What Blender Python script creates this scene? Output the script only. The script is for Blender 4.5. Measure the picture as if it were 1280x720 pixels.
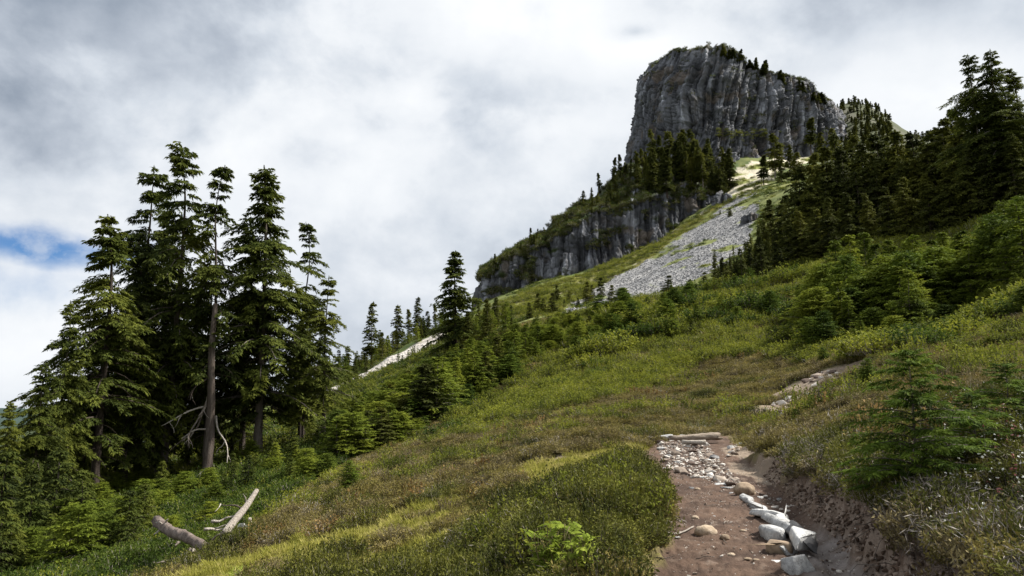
import bpy, math, random
import numpy as np
from mathutils import Vector, Matrix, Euler

# ------------------------------------------------------------------ camera, sky, sun, exposure
S = bpy.context.scene
for o in list(bpy.data.objects): bpy.data.objects.remove(o)
COL = bpy.data.collections.new('scene_objects'); S.collection.children.link(COL)
FPX, HOR = 950.0, 510.0                      # focal length and horizon row in the 1280 px wide photograph
PITCH = math.atan((HOR - 360) / FPX)
CZ = 1.65
cam = bpy.data.cameras.new('camera'); camo = bpy.data.objects.new('camera', cam); COL.objects.link(camo)
cam.sensor_width = 36; cam.lens = FPX / 1280 * 36; cam.clip_end = 20000; cam.clip_start = 0.05
camo.location = (0, 0, CZ); camo.rotation_euler = (math.pi / 2 + PITCH, 0, 0)
S.camera = camo
CP, SP = math.cos(PITCH), math.sin(PITCH)

def ray(u, v):
    "direction through a photograph pixel, scaled so that its y is 1"
    a = (u - 640) / FPX; b = (360 - v) / FPX
    y = CP - SP * b
    return np.array([a / y, 1.0, (SP + CP * b) / y])
def P(u, v, d):
    r = ray(u, v); return np.array([r[0] * d, d, CZ + r[2] * d])
def unit(v):
    v = np.asarray(v, float); return v / np.linalg.norm(v)

SUN_EL, SUN_AZ = math.radians(48), math.radians(75)     # azimuth clockwise from +Y (view direction)
sun = bpy.data.lights.new('sun', 'SUN'); sun.energy = 4.9; sun.angle = math.radians(5); sun.color = (1, .955, .88)
suno = bpy.data.objects.new('sun', sun); COL.objects.link(suno)
sd = Vector((math.sin(SUN_AZ) * math.cos(SUN_EL), math.cos(SUN_AZ) * math.cos(SUN_EL), math.sin(SUN_EL)))
suno.rotation_euler = sd.to_track_quat('Z', 'Y').to_euler()

S.view_settings.view_transform = 'Standard'; S.view_settings.look = 'None'
S.view_settings.gamma = 1; S.view_settings.exposure = 0.97; S.view_settings.use_curve_mapping = False

class NT:
    "small helper for node trees"
    def __init__(s, nt): s.nt = nt; nt.nodes.clear()
    def n(s, t, ins=None, **kw):
        nd = s.nt.nodes.new(t)
        for k, v in kw.items(): setattr(nd, k, v)
        for k, v in (ins or {}).items():
            if isinstance(v, bpy.types.NodeSocket): s.nt.links.new(v, nd.inputs[k])
            else: nd.inputs[k].default_value = v
        return nd
    def math(s, op, a, b=None, clamp=False):
        nd = s.nt.nodes.new('ShaderNodeMath'); nd.operation = op; nd.use_clamp = clamp
        for i, v in enumerate((a, b)):
            if v is None: continue
            if isinstance(v, bpy.types.NodeSocket): s.nt.links.new(v, nd.inputs[i])
            else: nd.inputs[i].default_value = v
        return nd.outputs[0]
    def mix(s, f, a, b, blend='MIX'):
        nd = s.nt.nodes.new('ShaderNodeMix'); nd.data_type = 'RGBA'; nd.blend_type = blend; nd.clamp_factor = True
        for i, v in ((0, f), (6, a), (7, b)):
            if isinstance(v, bpy.types.NodeSocket): s.nt.links.new(v, nd.inputs[i])
            else: nd.inputs[i].default_value = v if i == 0 else (*v, 1) if len(v) == 3 else v
        return nd.outputs[2]
    def ramp(s, f, stops):
        nd = s.nt.nodes.new('ShaderNodeValToRGB'); cr = nd.color_ramp
        s.nt.links.new(f, nd.inputs[0])
        while len(cr.elements) < len(stops): cr.elements.new(.5)
        for e, (p, c) in zip(cr.elements, stops):
            e.position = p; e.color = (*c, 1) if not isinstance(c, (int, float)) else (c, c, c, 1)
        return nd.outputs[0]
    def link(s, a, b): s.nt.links.new(a, b)

w = bpy.data.worlds.new('World'); S.world = w; w.use_nodes = True
T = NT(w.node_tree)
tc = T.n('ShaderNodeTexCoord').outputs['Generated']
sky = T.n('ShaderNodeTexSky', sky_type='NISHITA', sun_disc=False, sun_elevation=SUN_EL, sun_rotation=SUN_AZ)
skyc = T.n('ShaderNodeVectorMath', {0: sky.outputs[0], 1: (.075, .083, .10)}, operation='MULTIPLY').outputs[0]
# cloud layer: noise on the direction, flattened towards the horizon
st = T.n('ShaderNodeVectorMath', {0: tc, 1: (1, 1, 1.25)}, operation='MULTIPLY').outputs[0]
nA = T.n('ShaderNodeTexNoise', {'Vector': st, 'Scale': 2.3, 'Detail': 3, 'Roughness': .5, 'Distortion': .2}).outputs[0]
nB = T.n('ShaderNodeTexNoise', {'Vector': st, 'Scale': 6.0, 'Detail': 7, 'Roughness': .55, 'Distortion': .15}).outputs[0]
nC = T.n('ShaderNodeTexNoise', {'Vector': st, 'Scale': 22, 'Detail': 6, 'Roughness': .55}).outputs[0]
def blob(u, v, ru, rv, warp=.25):
    c = unit(ray(u, v))
    sub = T.n('ShaderNodeVectorMath', {0: tc, 1: tuple(c)}, operation='SUBTRACT').outputs[0]
    sc = T.n('ShaderNodeVectorMath', {0: sub, 1: (FPX / ru, FPX / ru, FPX / rv)}, operation='MULTIPLY').outputs[0]
    ln = T.n('ShaderNodeVectorMath', {0: sc}, operation='LENGTH').outputs['Value']
    ln = T.math('ADD', ln, T.math('MULTIPLY', T.math('SUBTRACT', nB, .5), warp * 8))
    m = T.n('ShaderNodeMapRange', {0: ln, 1: 1.3, 2: 0.1, 3: 0., 4: 1.}, interpolation_type='SMOOTHSTEP')
    return m.outputs[0]
br = T.math('ADD', T.math('MULTIPLY', nA, .66), T.math('MULTIPLY', nB, .50))
br = T.math('SUBTRACT', T.math('ADD', br, T.math('MULTIPLY', nC, .13)), .012)
for (u, v, ru, rv, g) in ((655, 15, 150, 70, .17), (590, 125, 190, 100, .06), (1170, 115, 150, 70, .18), (60, 400, 190, 90, .12), (800, 62, 90, 34, .15),
                          (250, 60, 420, 110, -.14), (110, 160, 150, 50, -.05), (230, 170, 130, 50, .07), (795, 40, 42, 14, -.20), (820, 5, 90, 30, -.05), (990, 30, 120, 60, -.03), (560, 330, 230, 130, .02)):
    br = T.math('ADD', br, T.math('MULTIPLY', blob(u, v, ru, rv), g))
cl = T.ramp(br, [(.38, (.175, .205, .25)), (.49, (.27, .30, .345)), (.58, (.37, .40, .44)), (.68, (.475, .495, .52)), (.84, (.56, .57, .58))])
gap = T.math('MULTIPLY', blob(30, 306, 125, 22, .40), .95)
gap = T.math('MULTIPLY', gap, T.n('ShaderNodeMapRange', {0: nC, 1: .38, 2: .52, 3: .55, 4: 1.}).outputs[0])
gap = T.math('MAXIMUM', gap, T.math('MULTIPLY', blob(-300, 330, 220, 40, .3), .7))
skym = T.n('ShaderNodeVectorMath', {0: skyc, 1: (.30, .50, .66)}, operation='MULTIPLY').outputs[0]
fin = T.mix(gap, cl, skym)
bg = T.n('ShaderNodeBackground', {'Color': fin, 'Strength': 0.93})
T.link(bg.outputs[0], T.n('ShaderNodeOutputWorld').inputs[0])

# ------------------------------------------------------------------ numpy noise
_rs = np.random.RandomState(7)
_perm = _rs.permutation(256); _perm = np.concatenate([_perm, _perm, _perm])
_g3 = _rs.normal(size=(256, 3)); _g3 /= np.linalg.norm(_g3, axis=1)[:, None]
def pn(x, y, z=0.0):
    x, y, z = np.broadcast_arrays(np.asarray(x, float), np.asarray(y, float), np.asarray(z, float))
    xi, yi, zi = np.floor(x).astype(int), np.floor(y).astype(int), np.floor(z).astype(int)
    fx, fy, fz = x - xi, y - yi, z - zi
    xi &= 255; yi &= 255; zi &= 255
    s = lambda t: t * t * t * (t * (t * 6 - 15) + 10)
    u, v, w_ = s(fx), s(fy), s(fz)
    r = 0
    for i in (0, 1):
        for j in (0, 1):
            for k in (0, 1):
                h = _perm[_perm[_perm[xi + i] + yi + j] + zi + k]
                g = _g3[h]
                d = g[..., 0] * (fx - i) + g[..., 1] * (fy - j) + g[..., 2] * (fz - k)
                r = r + d * (u if i else 1 - u) * (v if j else 1 - v) * (w_ if k else 1 - w_)
    return r * 1.5
def fbm(x, y, z=0.0, o=4, g=.5, l=2.03):
    a, t = 1.0, 0.0
    for _ in range(o):
        t = t + a * pn(x, y, z); x = x * l + 17.3; y = y * l + 5.1; z = z * l + 3.7; a *= g
    return t
def sstep(a, b, x):
    t = np.clip((x - a) / (b - a), 0, 1); return t * t * (3 - 2 * t)

# ------------------------------------------------------------------ terrain height
CTRL = {
 -150: [(6, 930), (12, 840), (20, 810), (35, 740), (50, 690), (100, 630), (250, 570), (1500, 514)],
 0: [(6, 880), (10, 800), (20, 765), (38, 700), (50, 662), (70, 622), (120, 580), (300, 548), (1500, 512)],
 200: [(5, 900), (10, 775), (14, 734), (20, 738), (28, 702), (45, 640), (60, 606), (110, 560), (300, 538), (1500, 520)],
 330: [(5, 860), (10, 742), (16, 684), (21, 662), (27, 667), (40, 622), (55, 585), (100, 535), (180, 505), (400, 510), (1500, 525)],
 430: [(5, 850), (9, 740), (15, 668), (22, 624), (30, 598), (36, 600), (50, 572), (80, 520), (120, 492), (200, 468), (300, 480), (1500, 525)],
 520: [(5, 840), (9, 720), (14, 650), (25, 592), (40, 558), (48, 555), (60, 524), (90, 480), (150, 441), (200, 424), (300, 445), (1500, 530)],
 600: [(5, 820), (9, 700), (15, 630), (25, 576), (40, 540), (55, 514), (65, 495), (90, 450), (150, 412), (250, 390), (300, 383), (450, 420)],
 700: [(4.5, 780), (7, 690), (10, 640), (15, 595), (25, 550), (40, 512), (60, 475), (85, 430), (108, 401), (130, 397), (150, 389), (200, 374), (300, 347), (450, 330)],
 800: [(4.5, 780), (6.5, 703), (9, 648), (13, 603), (20, 560), (35, 505), (55, 460), (80, 405), (103, 378), (125, 380), (160, 368), (200, 352), (300, 312), (400, 290)],
 900: [(4.5, 800), (6.5, 715), (9, 655), (12, 614), (17, 578), (25, 540), (35, 500), (55, 440), (80, 385), (100, 363), (120, 361), (160, 338), (220, 300), (320, 243), (380, 200), (500, 190)],
 1000: [(4.5, 790), (7, 670), (10, 610), (13, 570), (20, 530), (28, 500), (35, 475), (50, 430), (70, 385), (85, 352), (110, 335), (150, 300), (250, 240), (330, 212), (400, 190), (600, 195)],
 1060: [(400, 172), (450, 138), (480, 127), (540, 150), (700, 200)],
 1100: [(4.5, 745), (6, 662), (7, 625), (9, 585), (13, 545), (20, 490), (30, 450), (45, 420), (60, 385), (75, 345), (95, 305), (150, 270), (250, 200), (380, 165), (480, 138), (540, 155), (700, 200)],
 1145: [(250, 195), (400, 176), (480, 174), (600, 195)],
 1200: [(3.5, 765), (5, 690), (6, 645), (7.5, 592), (10, 540), (15, 500), (20, 470), (30, 435), (45, 400), (60, 360), (80, 310), (95, 280), (150, 240), (250, 190), (400, 168), (600, 200)],
 1300: [(3.5, 730), (5, 655), (6.5, 595), (8, 552), (10, 515), (14, 475), (18, 452), (28, 405), (40, 350), (55, 300), (70, 262), (100, 235), (200, 190), (400, 190)],
 1450: [(4, 640), (8, 500), (14, 430), (30, 350), (55, 270), (100, 210), (400, 190)],
}
_cp = []
for u_, l_ in CTRL.items():
    for d_, v_ in l_:
        p_ = P(u_, v_, d_); r_ = math.hypot(p_[0], p_[1])
        _cp.append((math.atan2(p_[0], p_[1]) * 3.0, math.log(r_), p_[2] / r_))
for az_, s_ in ((-80, -.24), (-120, -.2), (80, .27), (120, .22)):
    for r_ in (4, 20, 100, 500): _cp.append((math.radians(az_) * 3.0, math.log(r_), s_))
for u_ in (-150, 200, 600, 800, 1000, 1300): _cp.append((math.atan((u_ - 640) / FPX) * 3.0, math.log(4000), -.01))
_cp = np.array(_cp)
def _tps(r2): return np.where(r2 > 1e-12, .5 * r2 * np.log(np.maximum(r2, 1e-12)), 0)
_n = len(_cp)
_D = ((_cp[:, None, :2] - _cp[None, :, :2]) ** 2).sum(2)
_A = np.zeros((_n + 3, _n + 3)); _A[:_n, :_n] = _tps(_D) + np.eye(_n) * 1e-3
_A[:_n, _n] = 1; _A[:_n, _n + 1:] = _cp[:, :2]; _A[_n, :_n] = 1; _A[_n + 1:, :_n] = _cp[:, :2].T
_W = np.linalg.solve(_A, np.concatenate([_cp[:, 2], [0, 0, 0]]))

# trail corridor (tread plus ditch): x, y, z, half width
TR = np.array([(.3, -4, .0, .8), (.5, 0, .04, .8), (1.35, 3.3, .12, .85), (2.05, 6.5, .19, .90), (2.45, 8.0, .23, .84), (2.85, 9.7, .27, .80),
               (3.35, 12.3, .32, .85), (3.75, 15, .42, .95), (3.95, 17.5, .55, 1.1), (4.75, 20.5, .74, .95), (5.4, 22.3, .90, .6)])
def trail_at(x, y):
    "distance outside the corridor, its floor height, signed offset across (right positive)"
    best = np.full(x.shape, 1e9); zt = np.zeros(x.shape); off = np.zeros(x.shape)
    for a, b in zip(TR[:-1], TR[1:]):
        d = b - a; L2 = d[0] ** 2 + d[1] ** 2
        t = np.clip(((x - a[0]) * d[0] + (y - a[1]) * d[1]) / L2, 0, 1)
        px, py = a[0] + t * d[0], a[1] + t * d[1]
        ds = np.hypot(x - px, y - py) - (a[3] + t * d[3])
        sg = ((x - px) * d[1] - (y - py) * d[0]) / math.sqrt(L2)
        m = ds < best
        best = np.where(m, ds, best); zt = np.where(m, a[2] + t * d[2], zt); off = np.where(m, sg, off)
    return best, zt, off
def base_height(x, y):
    x = np.asarray(x, float); y = np.asarray(y, float); sh = x.shape
    x = x.ravel(); y = y.ravel()
    r = np.hypot(x, y) + 1e-6; az = np.arctan2(x, y)
    azc = np.clip(az, -2.2, 2.2)
    out = np.zeros(len(x))
    for i in range(0, len(x), 20000):
        q = np.stack([azc[i:i + 20000] * 3, np.log(np.clip(r[i:i + 20000], 4, 4500))], 1)
        D = ((q[:, None] - _cp[None, :, :2]) ** 2).sum(2)
        out[i:i + 20000] = _tps(D) @ _W[:_n] + _W[_n] + q @ _W[_n + 1:]
    z = out * r
    zn = .03 + .13 * x + .01 * y
    k = sstep(3.0, 5.5, r) * sstep(2.2, 1.7, np.abs(az))
    zfar = .22 * np.clip(x, -60, 60)
    z = z * k + (1 - k) * np.where(r < 5.5, zn, zfar)
    return z.reshape(sh)
def bumps(x, y):
    r = np.hypot(x, y)
    b = .21 * fbm(x / 2.1, y / 2.1, 3.1, 3) * sstep(3, 7, r) * sstep(140, 60, r)
    b += .07 * fbm(x / .62, y / .62, 6.1, 2) * sstep(3, 6, r) * sstep(40, 22, r)
    b += .22 * np.minimum(r, 60) / 45 * fbm(x / 6.5, y / 6.5, 8.2, 3) * sstep(6, 22, r) * sstep(2000, 150, r)
    b += 1.6 * fbm(x / 28, y / 28, 1.7, 4) * sstep(95, 190, r)
    b += .28 * fbm(x / 3.2, y / 3.2, 9.7, 3) * sstep(110, 170, r) * sstep(600, 400, r)
    return b
def height(x, y, fine=True):
    x = np.asarray(x, float); y = np.asarray(y, float)
    z = base_height(x, y) + bumps(x, y)
    near = (y < 30) & (np.hypot(x, y) < 32)
    if np.any(near):
        xn, yn = x[near], y[near]
        ds, zt, off = trail_at(xn, yn)
        wob = .16 * fbm(xn * 1.3, yn * 1.3, 2.2, 3) + .05 * fbm(xn * 6, yn * 6, 4.2, 2)
        dd = ds + wob
        right = sstep(0, .2, off)
        wall = np.maximum(dd, 0) * (1.15 + .5 * right) + .9 * right * np.maximum(dd - .15, 0)
        ditch = -.12 * right * sstep(.15, .5, off - .30) * sstep(.05, -.25, ds) * sstep(14, 11, yn) * sstep(2, 5, yn)
        tread = zt + .035 * off + ditch + .030 * fbm(xn * 2.3, yn * 2.3, 1.2, 4) + (.022 * fbm(xn * 14, yn * 14, .2, 3) if fine else 0)
        clod = sstep(.0, .15, dd) * (.13 * fbm(xn * 2.6, yn * 2.6, 1.5, 3) + .06 * fbm(xn * 9, yn * 9, 3.3, 3) + .02 * fbm(xn * 30, yn * 30, 3.3, 2)) if fine else 0
        cut = tread + wall + clod
        zc = z[near]
        side = np.maximum(zc, tread + .0)      # ground never dips under the tread inside the corridor
        zz = np.where(dd < 0, tread, np.minimum(side, cut))
        k = sstep(.6, .12, dd)
        zz = np.where(dd >= 0, np.where(zc < tread, zc + (tread - zc) * k, zz), zz)
        fade = sstep(24.5, 21.5, yn)
        z = z.copy(); z[near] = zc + (zz - zc) * fade
    return z
def H1(x, y): return float(height(np.array([x]), np.array([y]))[0])
def G(u, v, dmin=2.0, dmax=700.0, n=700):
    "where the line of sight through a pixel first meets the ground beyond dmin"
    d = np.geomspace(dmin, dmax, n); r = ray(u, v)
    z = height(r[0] * d, d, False); zr = CZ + r[2] * d
    below = np.nonzero(zr < z)[0]
    i = below[0] if len(below) else int(np.argmin(zr - z))
    if i > 0 and len(below):
        a, b = zr[i - 1] - z[i - 1], zr[i] - z[i]; t = a / (a - b + 1e-9); t = min(max(t, 0), 1)
        dd = d[i - 1] + (d[i] - d[i - 1]) * t
    else: dd = d[i]
    x, y = r[0] * dd, dd
    return np.array([x, y, H1(x, y)])
def inpoly(x, y, poly):
    c = np.zeros(x.shape, bool); n = len(poly)
    for i in range(n):
        x1, y1 = poly[i]; x2, y2 = poly[(i + 1) % n]
        if y1 == y2: continue
        c ^= ((y1 > y) != (y2 > y)) & (x < (x2 - x1) * (y - y1) / (y2 - y1) + x1)
    return c
def gpoly(pts, dmin=2.0):
    return [tuple(G(u, v, dmin)[:2]) for u, v in pts]
def seg_dist(x, y, pts):
    best = np.full(x.shape, 1e9)
    for a, b in zip(pts[:-1], pts[1:]):
        dx, dy = b[0] - a[0], b[1] - a[1]; L = dx * dx + dy * dy + 1e-9
        t = np.clip(((x - a[0]) * dx + (y - a[1]) * dy) / L, 0, 1)
        best = np.minimum(best, np.hypot(x - a[0] - t * dx, y - a[1] - t * dy))
    return best

# ------------------------------------------------------------------ mesh and object helpers
def mesh(name, V, F, mats, attrs=None, smooth=False, midx=None):
    V = np.asarray(V, np.float32); F = np.asarray(F, np.int32)
    me = bpy.data.meshes.new(name)
    me.vertices.add(len(V)); me.vertices.foreach_set('co', V.ravel())
    k = F.shape[1]
    me.loops.add(F.size); me.loops.foreach_set('vertex_index', F.ravel())
    me.polygons.add(len(F))
    me.polygons.foreach_set('loop_start', np.arange(0, F.size, k, dtype=np.int32))
    me.polygons.foreach_set('loop_total', np.full(len(F), k, np.int32))
    if smooth: me.polygons.foreach_set('use_smooth', np.ones(len(F), bool))
    for m in (mats if isinstance(mats, (list, tuple)) else [mats]): me.materials.append(m)
    if midx is not None: me.polygons.foreach_set('material_index', np.asarray(midx, np.int32))
    for an, a in (attrs or {}).items():
        a = np.asarray(a, np.float32)
        if a.ndim == 1:
            at = me.attributes.new(an, 'FLOAT', 'POINT'); at.data.foreach_set('value', a)
        else:
            at = me.attributes.new(an, 'FLOAT_COLOR', 'POINT')
            at.data.foreach_set('color', np.concatenate([a, np.ones((len(a), 1), np.float32)], 1).ravel())
    me.update(calc_edges=True); me.validate(clean_customdata=False)
    return me
def link(name, me, parent=None, loc=(0, 0, 0), rot=(0, 0, 0), sc=(1, 1, 1)):
    o = bpy.data.objects.new(name, me); COL.objects.link(o)
    if parent is not None: o.parent = parent
    o.location = loc; o.rotation_euler = rot; o.scale = sc
    return o
def tag(o, label=None, cat=None, group=None, kind=None):
    if label: o['label'] = label
    if cat: o['category'] = cat
    if group: o['group'] = group
    if kind: o['kind'] = kind
    return o
def grid_faces(nu, nv, wrap=False):
    i, j = np.meshgrid(np.arange(nu - 1), np.arange(nv if wrap else nv - 1), indexing='ij')
    j2 = (j + 1) % nv
    return np.stack([i * nv + j, i * nv + j2, (i + 1) * nv + j2, (i + 1) * nv + j], -1).reshape(-1, 4)

# ------------------------------------------------------------------ materials
def mat(name):
    m = bpy.data.materials.new(name); m.use_nodes = True; return m, NT(m.node_tree)
def finish(T, m, col, rough=.9, bump=None, bs=.3, bd=.05, transl=0, spec=.3):
    bs_ = T.n('ShaderNodeBsdfPrincipled', {'Base Color': col, 'Roughness': rough, 'Specular IOR Level': spec})
    if bump is not None:
        b = T.n('ShaderNodeBump', {'Height': bump, 'Strength': bs, 'Distance': bd}); T.link(b.outputs[0], bs_.inputs['Normal'])
    out = bs_.outputs[0]
    if transl:
        tr = T.n('ShaderNodeBsdfTranslucent', {'Color': col})
        mx = T.n('ShaderNodeMixShader', {0: transl, 1: out, 2: tr.outputs[0]}); out = mx.outputs[0]
    T.link(out, T.n('ShaderNodeOutputMaterial').inputs[0])
    return m
def noise(T, vec, s, d=4, r=.55, dist=0):
    return T.n('ShaderNodeTexNoise', {'Vector': vec, 'Scale': s, 'Detail': d, 'Roughness': r, 'Distortion': dist}).outputs[0]

def ground_material():
    m, T = mat('hillside_ground')
    a = T.n('ShaderNodeAttribute', attribute_name='albedo').outputs['Color']
    k = T.n('ShaderNodeAttribute', attribute_name='stony').outputs['Fac']
    g = T.n('ShaderNodeNewGeometry').outputs['Position']
    n1 = noise(T, g, 9, 6, .65); n2 = noise(T, g, 45, 5, .7); n3 = noise(T, g, 1.3, 6, .6)
    f = T.math('ADD', T.math('MULTIPLY', n1, .9), T.math('MULTIPLY', n2, .8))
    f = T.math('ADD', T.math('MULTIPLY', f, .9), .22)
    c = T.n('ShaderNodeVectorMath', {0: a, 3: f}, operation='SCALE').outputs[0]
    # scree: blocks as cells
    vo = T.n('ShaderNodeTexVoronoi', {'Vector': g, 'Scale': 1.7, 'Randomness': 1.0}); 
    vs = T.math('ADD', T.math('MULTIPLY', T.n('ShaderNodeSeparateColor', {0: vo.outputs['Color']}).outputs[0], .6), .65)
    cs = T.n('ShaderNodeVectorMath', {0: a, 3: vs}, operation='SCALE').outputs[0]
    c = T.mix(k, c, cs)
    h = T.math('ADD', T.math('MULTIPLY', n1, .5), T.math('MULTIPLY', n2, .4))
    h = T.math('ADD', h, T.math('MULTIPLY', T.math('MULTIPLY', vo.outputs['Distance'], k), -6))
    return finish(T, m, c, .93, h, .7, .06, spec=.2)
def foliage(name, cols, scale=.5, objrand=.5, transl=.22, rough=.8, tipcol=None, fine=3.0):
    "cols: dark, mid, light; varies with place, and from copy to copy"
    m, T = mat(name)
    g = T.n('ShaderNodeNewGeometry').outputs['Position']
    n1 = noise(T, g, scale, 4, .6); n2 = noise(T, g, fine, 3, .6)
    rnd = T.n('ShaderNodeObjectInfo').outputs['Random']
    f = T.math('ADD', T.math('MULTIPLY', T.math('SUBTRACT', n1, .5), 1.9), T.math('MULTIPLY', T.math('SUBTRACT', n2, .5), 1.0))
    f = T.math('ADD', f, T.math('MULTIPLY', T.math('SUBTRACT', rnd, .5), objrand)); f = T.math('ADD', f, .5)
    c = T.ramp(f, [(.12, cols[0]), (.5, cols[1]), (.9, cols[2])])
    if tipcol:
        t = T.n('ShaderNodeAttribute', attribute_name='tip').outputs['Fac']
        c = T.mix(T.math('MULTIPLY', t, .75), c, tipcol)
    return finish(T, m, c, rough, transl=transl, spec=.08)
def simple(name, cols, s=4, rough=.85, stretch=(1, 1, 1), bump=.5, bd=.03, obj=True, objrand=.6, spec=.3):
    m, T = mat(name)
    tcn = T.n('ShaderNodeTexCoord').outputs['Object']
    v = T.n('ShaderNodeVectorMath', {0: tcn, 1: stretch}, operation='MULTIPLY').outputs[0]
    n1 = noise(T, v, s, 6, .65, .3); n2 = noise(T, v, s * 7, 4, .6)
    rnd = T.n('ShaderNodeObjectInfo').outputs['Random']
    f = T.math('ADD', T.math('MULTIPLY', n1, .85), T.math('MULTIPLY', n2, .3))
    f = T.math('ADD', f, T.math('MULTIPLY', T.math('SUBTRACT', rnd, .5), objrand)); f = T.math('SUBTRACT', f, .08)
    c = T.ramp(f, [(.25, cols[0]), (.5, cols[1]), (.75, cols[2])])
    return finish(T, m, c, rough, T.math('ADD', n1, T.math('MULTIPLY', n2, .5)), bump, bd, spec=spec)
def rock_face_material(name, tint=(1, 1, 1)):
    m, T = mat(name)
    g = T.n('ShaderNodeNewGeometry').outputs['Position']
    a = T.n('ShaderNodeAttribute', attribute_name='albedo').outputs['Color']
    v = T.n('ShaderNodeVectorMath', {0: g, 1: (1, 1, .11)}, operation='MULTIPLY').outputs[0]
    n1 = noise(T, v, .35, 7, .65, .35); n2 = noise(T, v, 1.6, 6, .7, .2); n3 = noise(T, g, .09, 4, .6)
    f = T.math('ADD', T.math('MULTIPLY', n1, 1.1), T.math('MULTIPLY', n2, .7)); f = T.math('SUBTRACT', f, .05)
    c = T.n('ShaderNodeVectorMath', {0: a, 3: f}, operation='SCALE').outputs[0]
    c = T.mix(T.n('ShaderNodeMapRange', {0: n3, 1: .55, 2: .75, 3: 0., 4: .35}).outputs[0], c, (.15, .115, .085))
    h = T.math('ADD', n1, T.math('MULTIPLY', n2, .6))
    return finish(T, m, c, .9, h, .9, 1.2, spec=.25)

M_ground = ground_material()
M_rockface = rock_face_material('basalt_cliff')
M_fir = foliage('hemlock_needles', [(.022, .032, .009), (.062, .080, .015), (.125, .138, .022)], .22, .35, .30, tipcol=(.13, .14, .02))
M_firdark = foliage('dark_fir_needles', [(.024, .031, .009), (.068, .078, .016), (.135, .138, .024)], .15, .5, .28, tipcol=(.10, .11, .02))  # needle colour of the dark firs themselves
M_youngfir = foliage('young_fir_needles', [(.038, .060, .010), (.115, .15, .017), (.20, .225, .026)], .25, .6, .32, tipcol=(.17, .20, .025))
M_limefir = foliage('yellow_green_fir_needles', [(.03, .055, .008), (.075, .115, .014), (.14, .18, .02)], .4, .6, .28, tipcol=(.17, .20, .025))
M_nearfir = foliage('near_fir_needles', [(.03, .055, .009), (.072, .115, .015), (.13, .18, .022)], 2, .3, .35, tipcol=(.19, .24, .03), fine=12)
M_bark = simple('grey_brown_bark', [(.03, .022, .017), (.085, .065, .052), (.17, .145, .125)], 1.6, .95, (4, 4, .6), 1.0, .12)
M_dead = simple('silvery_dead_wood', [(.09, .07, .055), (.29, .25, .21), (.50, .45, .39)], 3.5, .9, (6, 6, 1), 1.0, .06)
M_logbark = simple('reddish_log_bark', [(.05, .036, .03), (.155, .12, .10), (.31, .265, .235)], 2.5, .95, (2, 2, 1), 1, .08)

# ------------------------------------------------------------------ zones on the ground
Z_scree = gpoly([(692, 402), (714, 380), (759, 352), (829, 310), (879, 276), (924, 245), (944, 240), (948, 258), (938, 285), (936, 310), (910, 330), (866, 352), (820, 371), (770, 380), (735, 394)], 135)
Z_scree2 = [tuple(P(u, 0, d)[:2]) for u, d in ((385, 118), (395, 150), (440, 160), (520, 168), (560, 175), (562, 160), (525, 152), (450, 138), (425, 120))]
Z_bright = gpoly([(895, 243), (915, 215), (950, 203), (1015, 188), (1018, 200), (975, 213), (955, 232), (935, 246)], 250)
Z_upper = gpoly([(598, 392), (640, 372), (700, 352), (790, 316), (870, 272), (925, 243), (880, 280), (820, 318), (755, 356), (712, 386), (690, 398), (640, 402)], 135)
OLD = [tuple(G(u, v)[:2]) for u, v in ((838, 556), (790, 562), (735, 572), (695, 590), (660, 617), (610, 640), (560, 660), (500, 684), (430, 700), (350, 716))]
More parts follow.
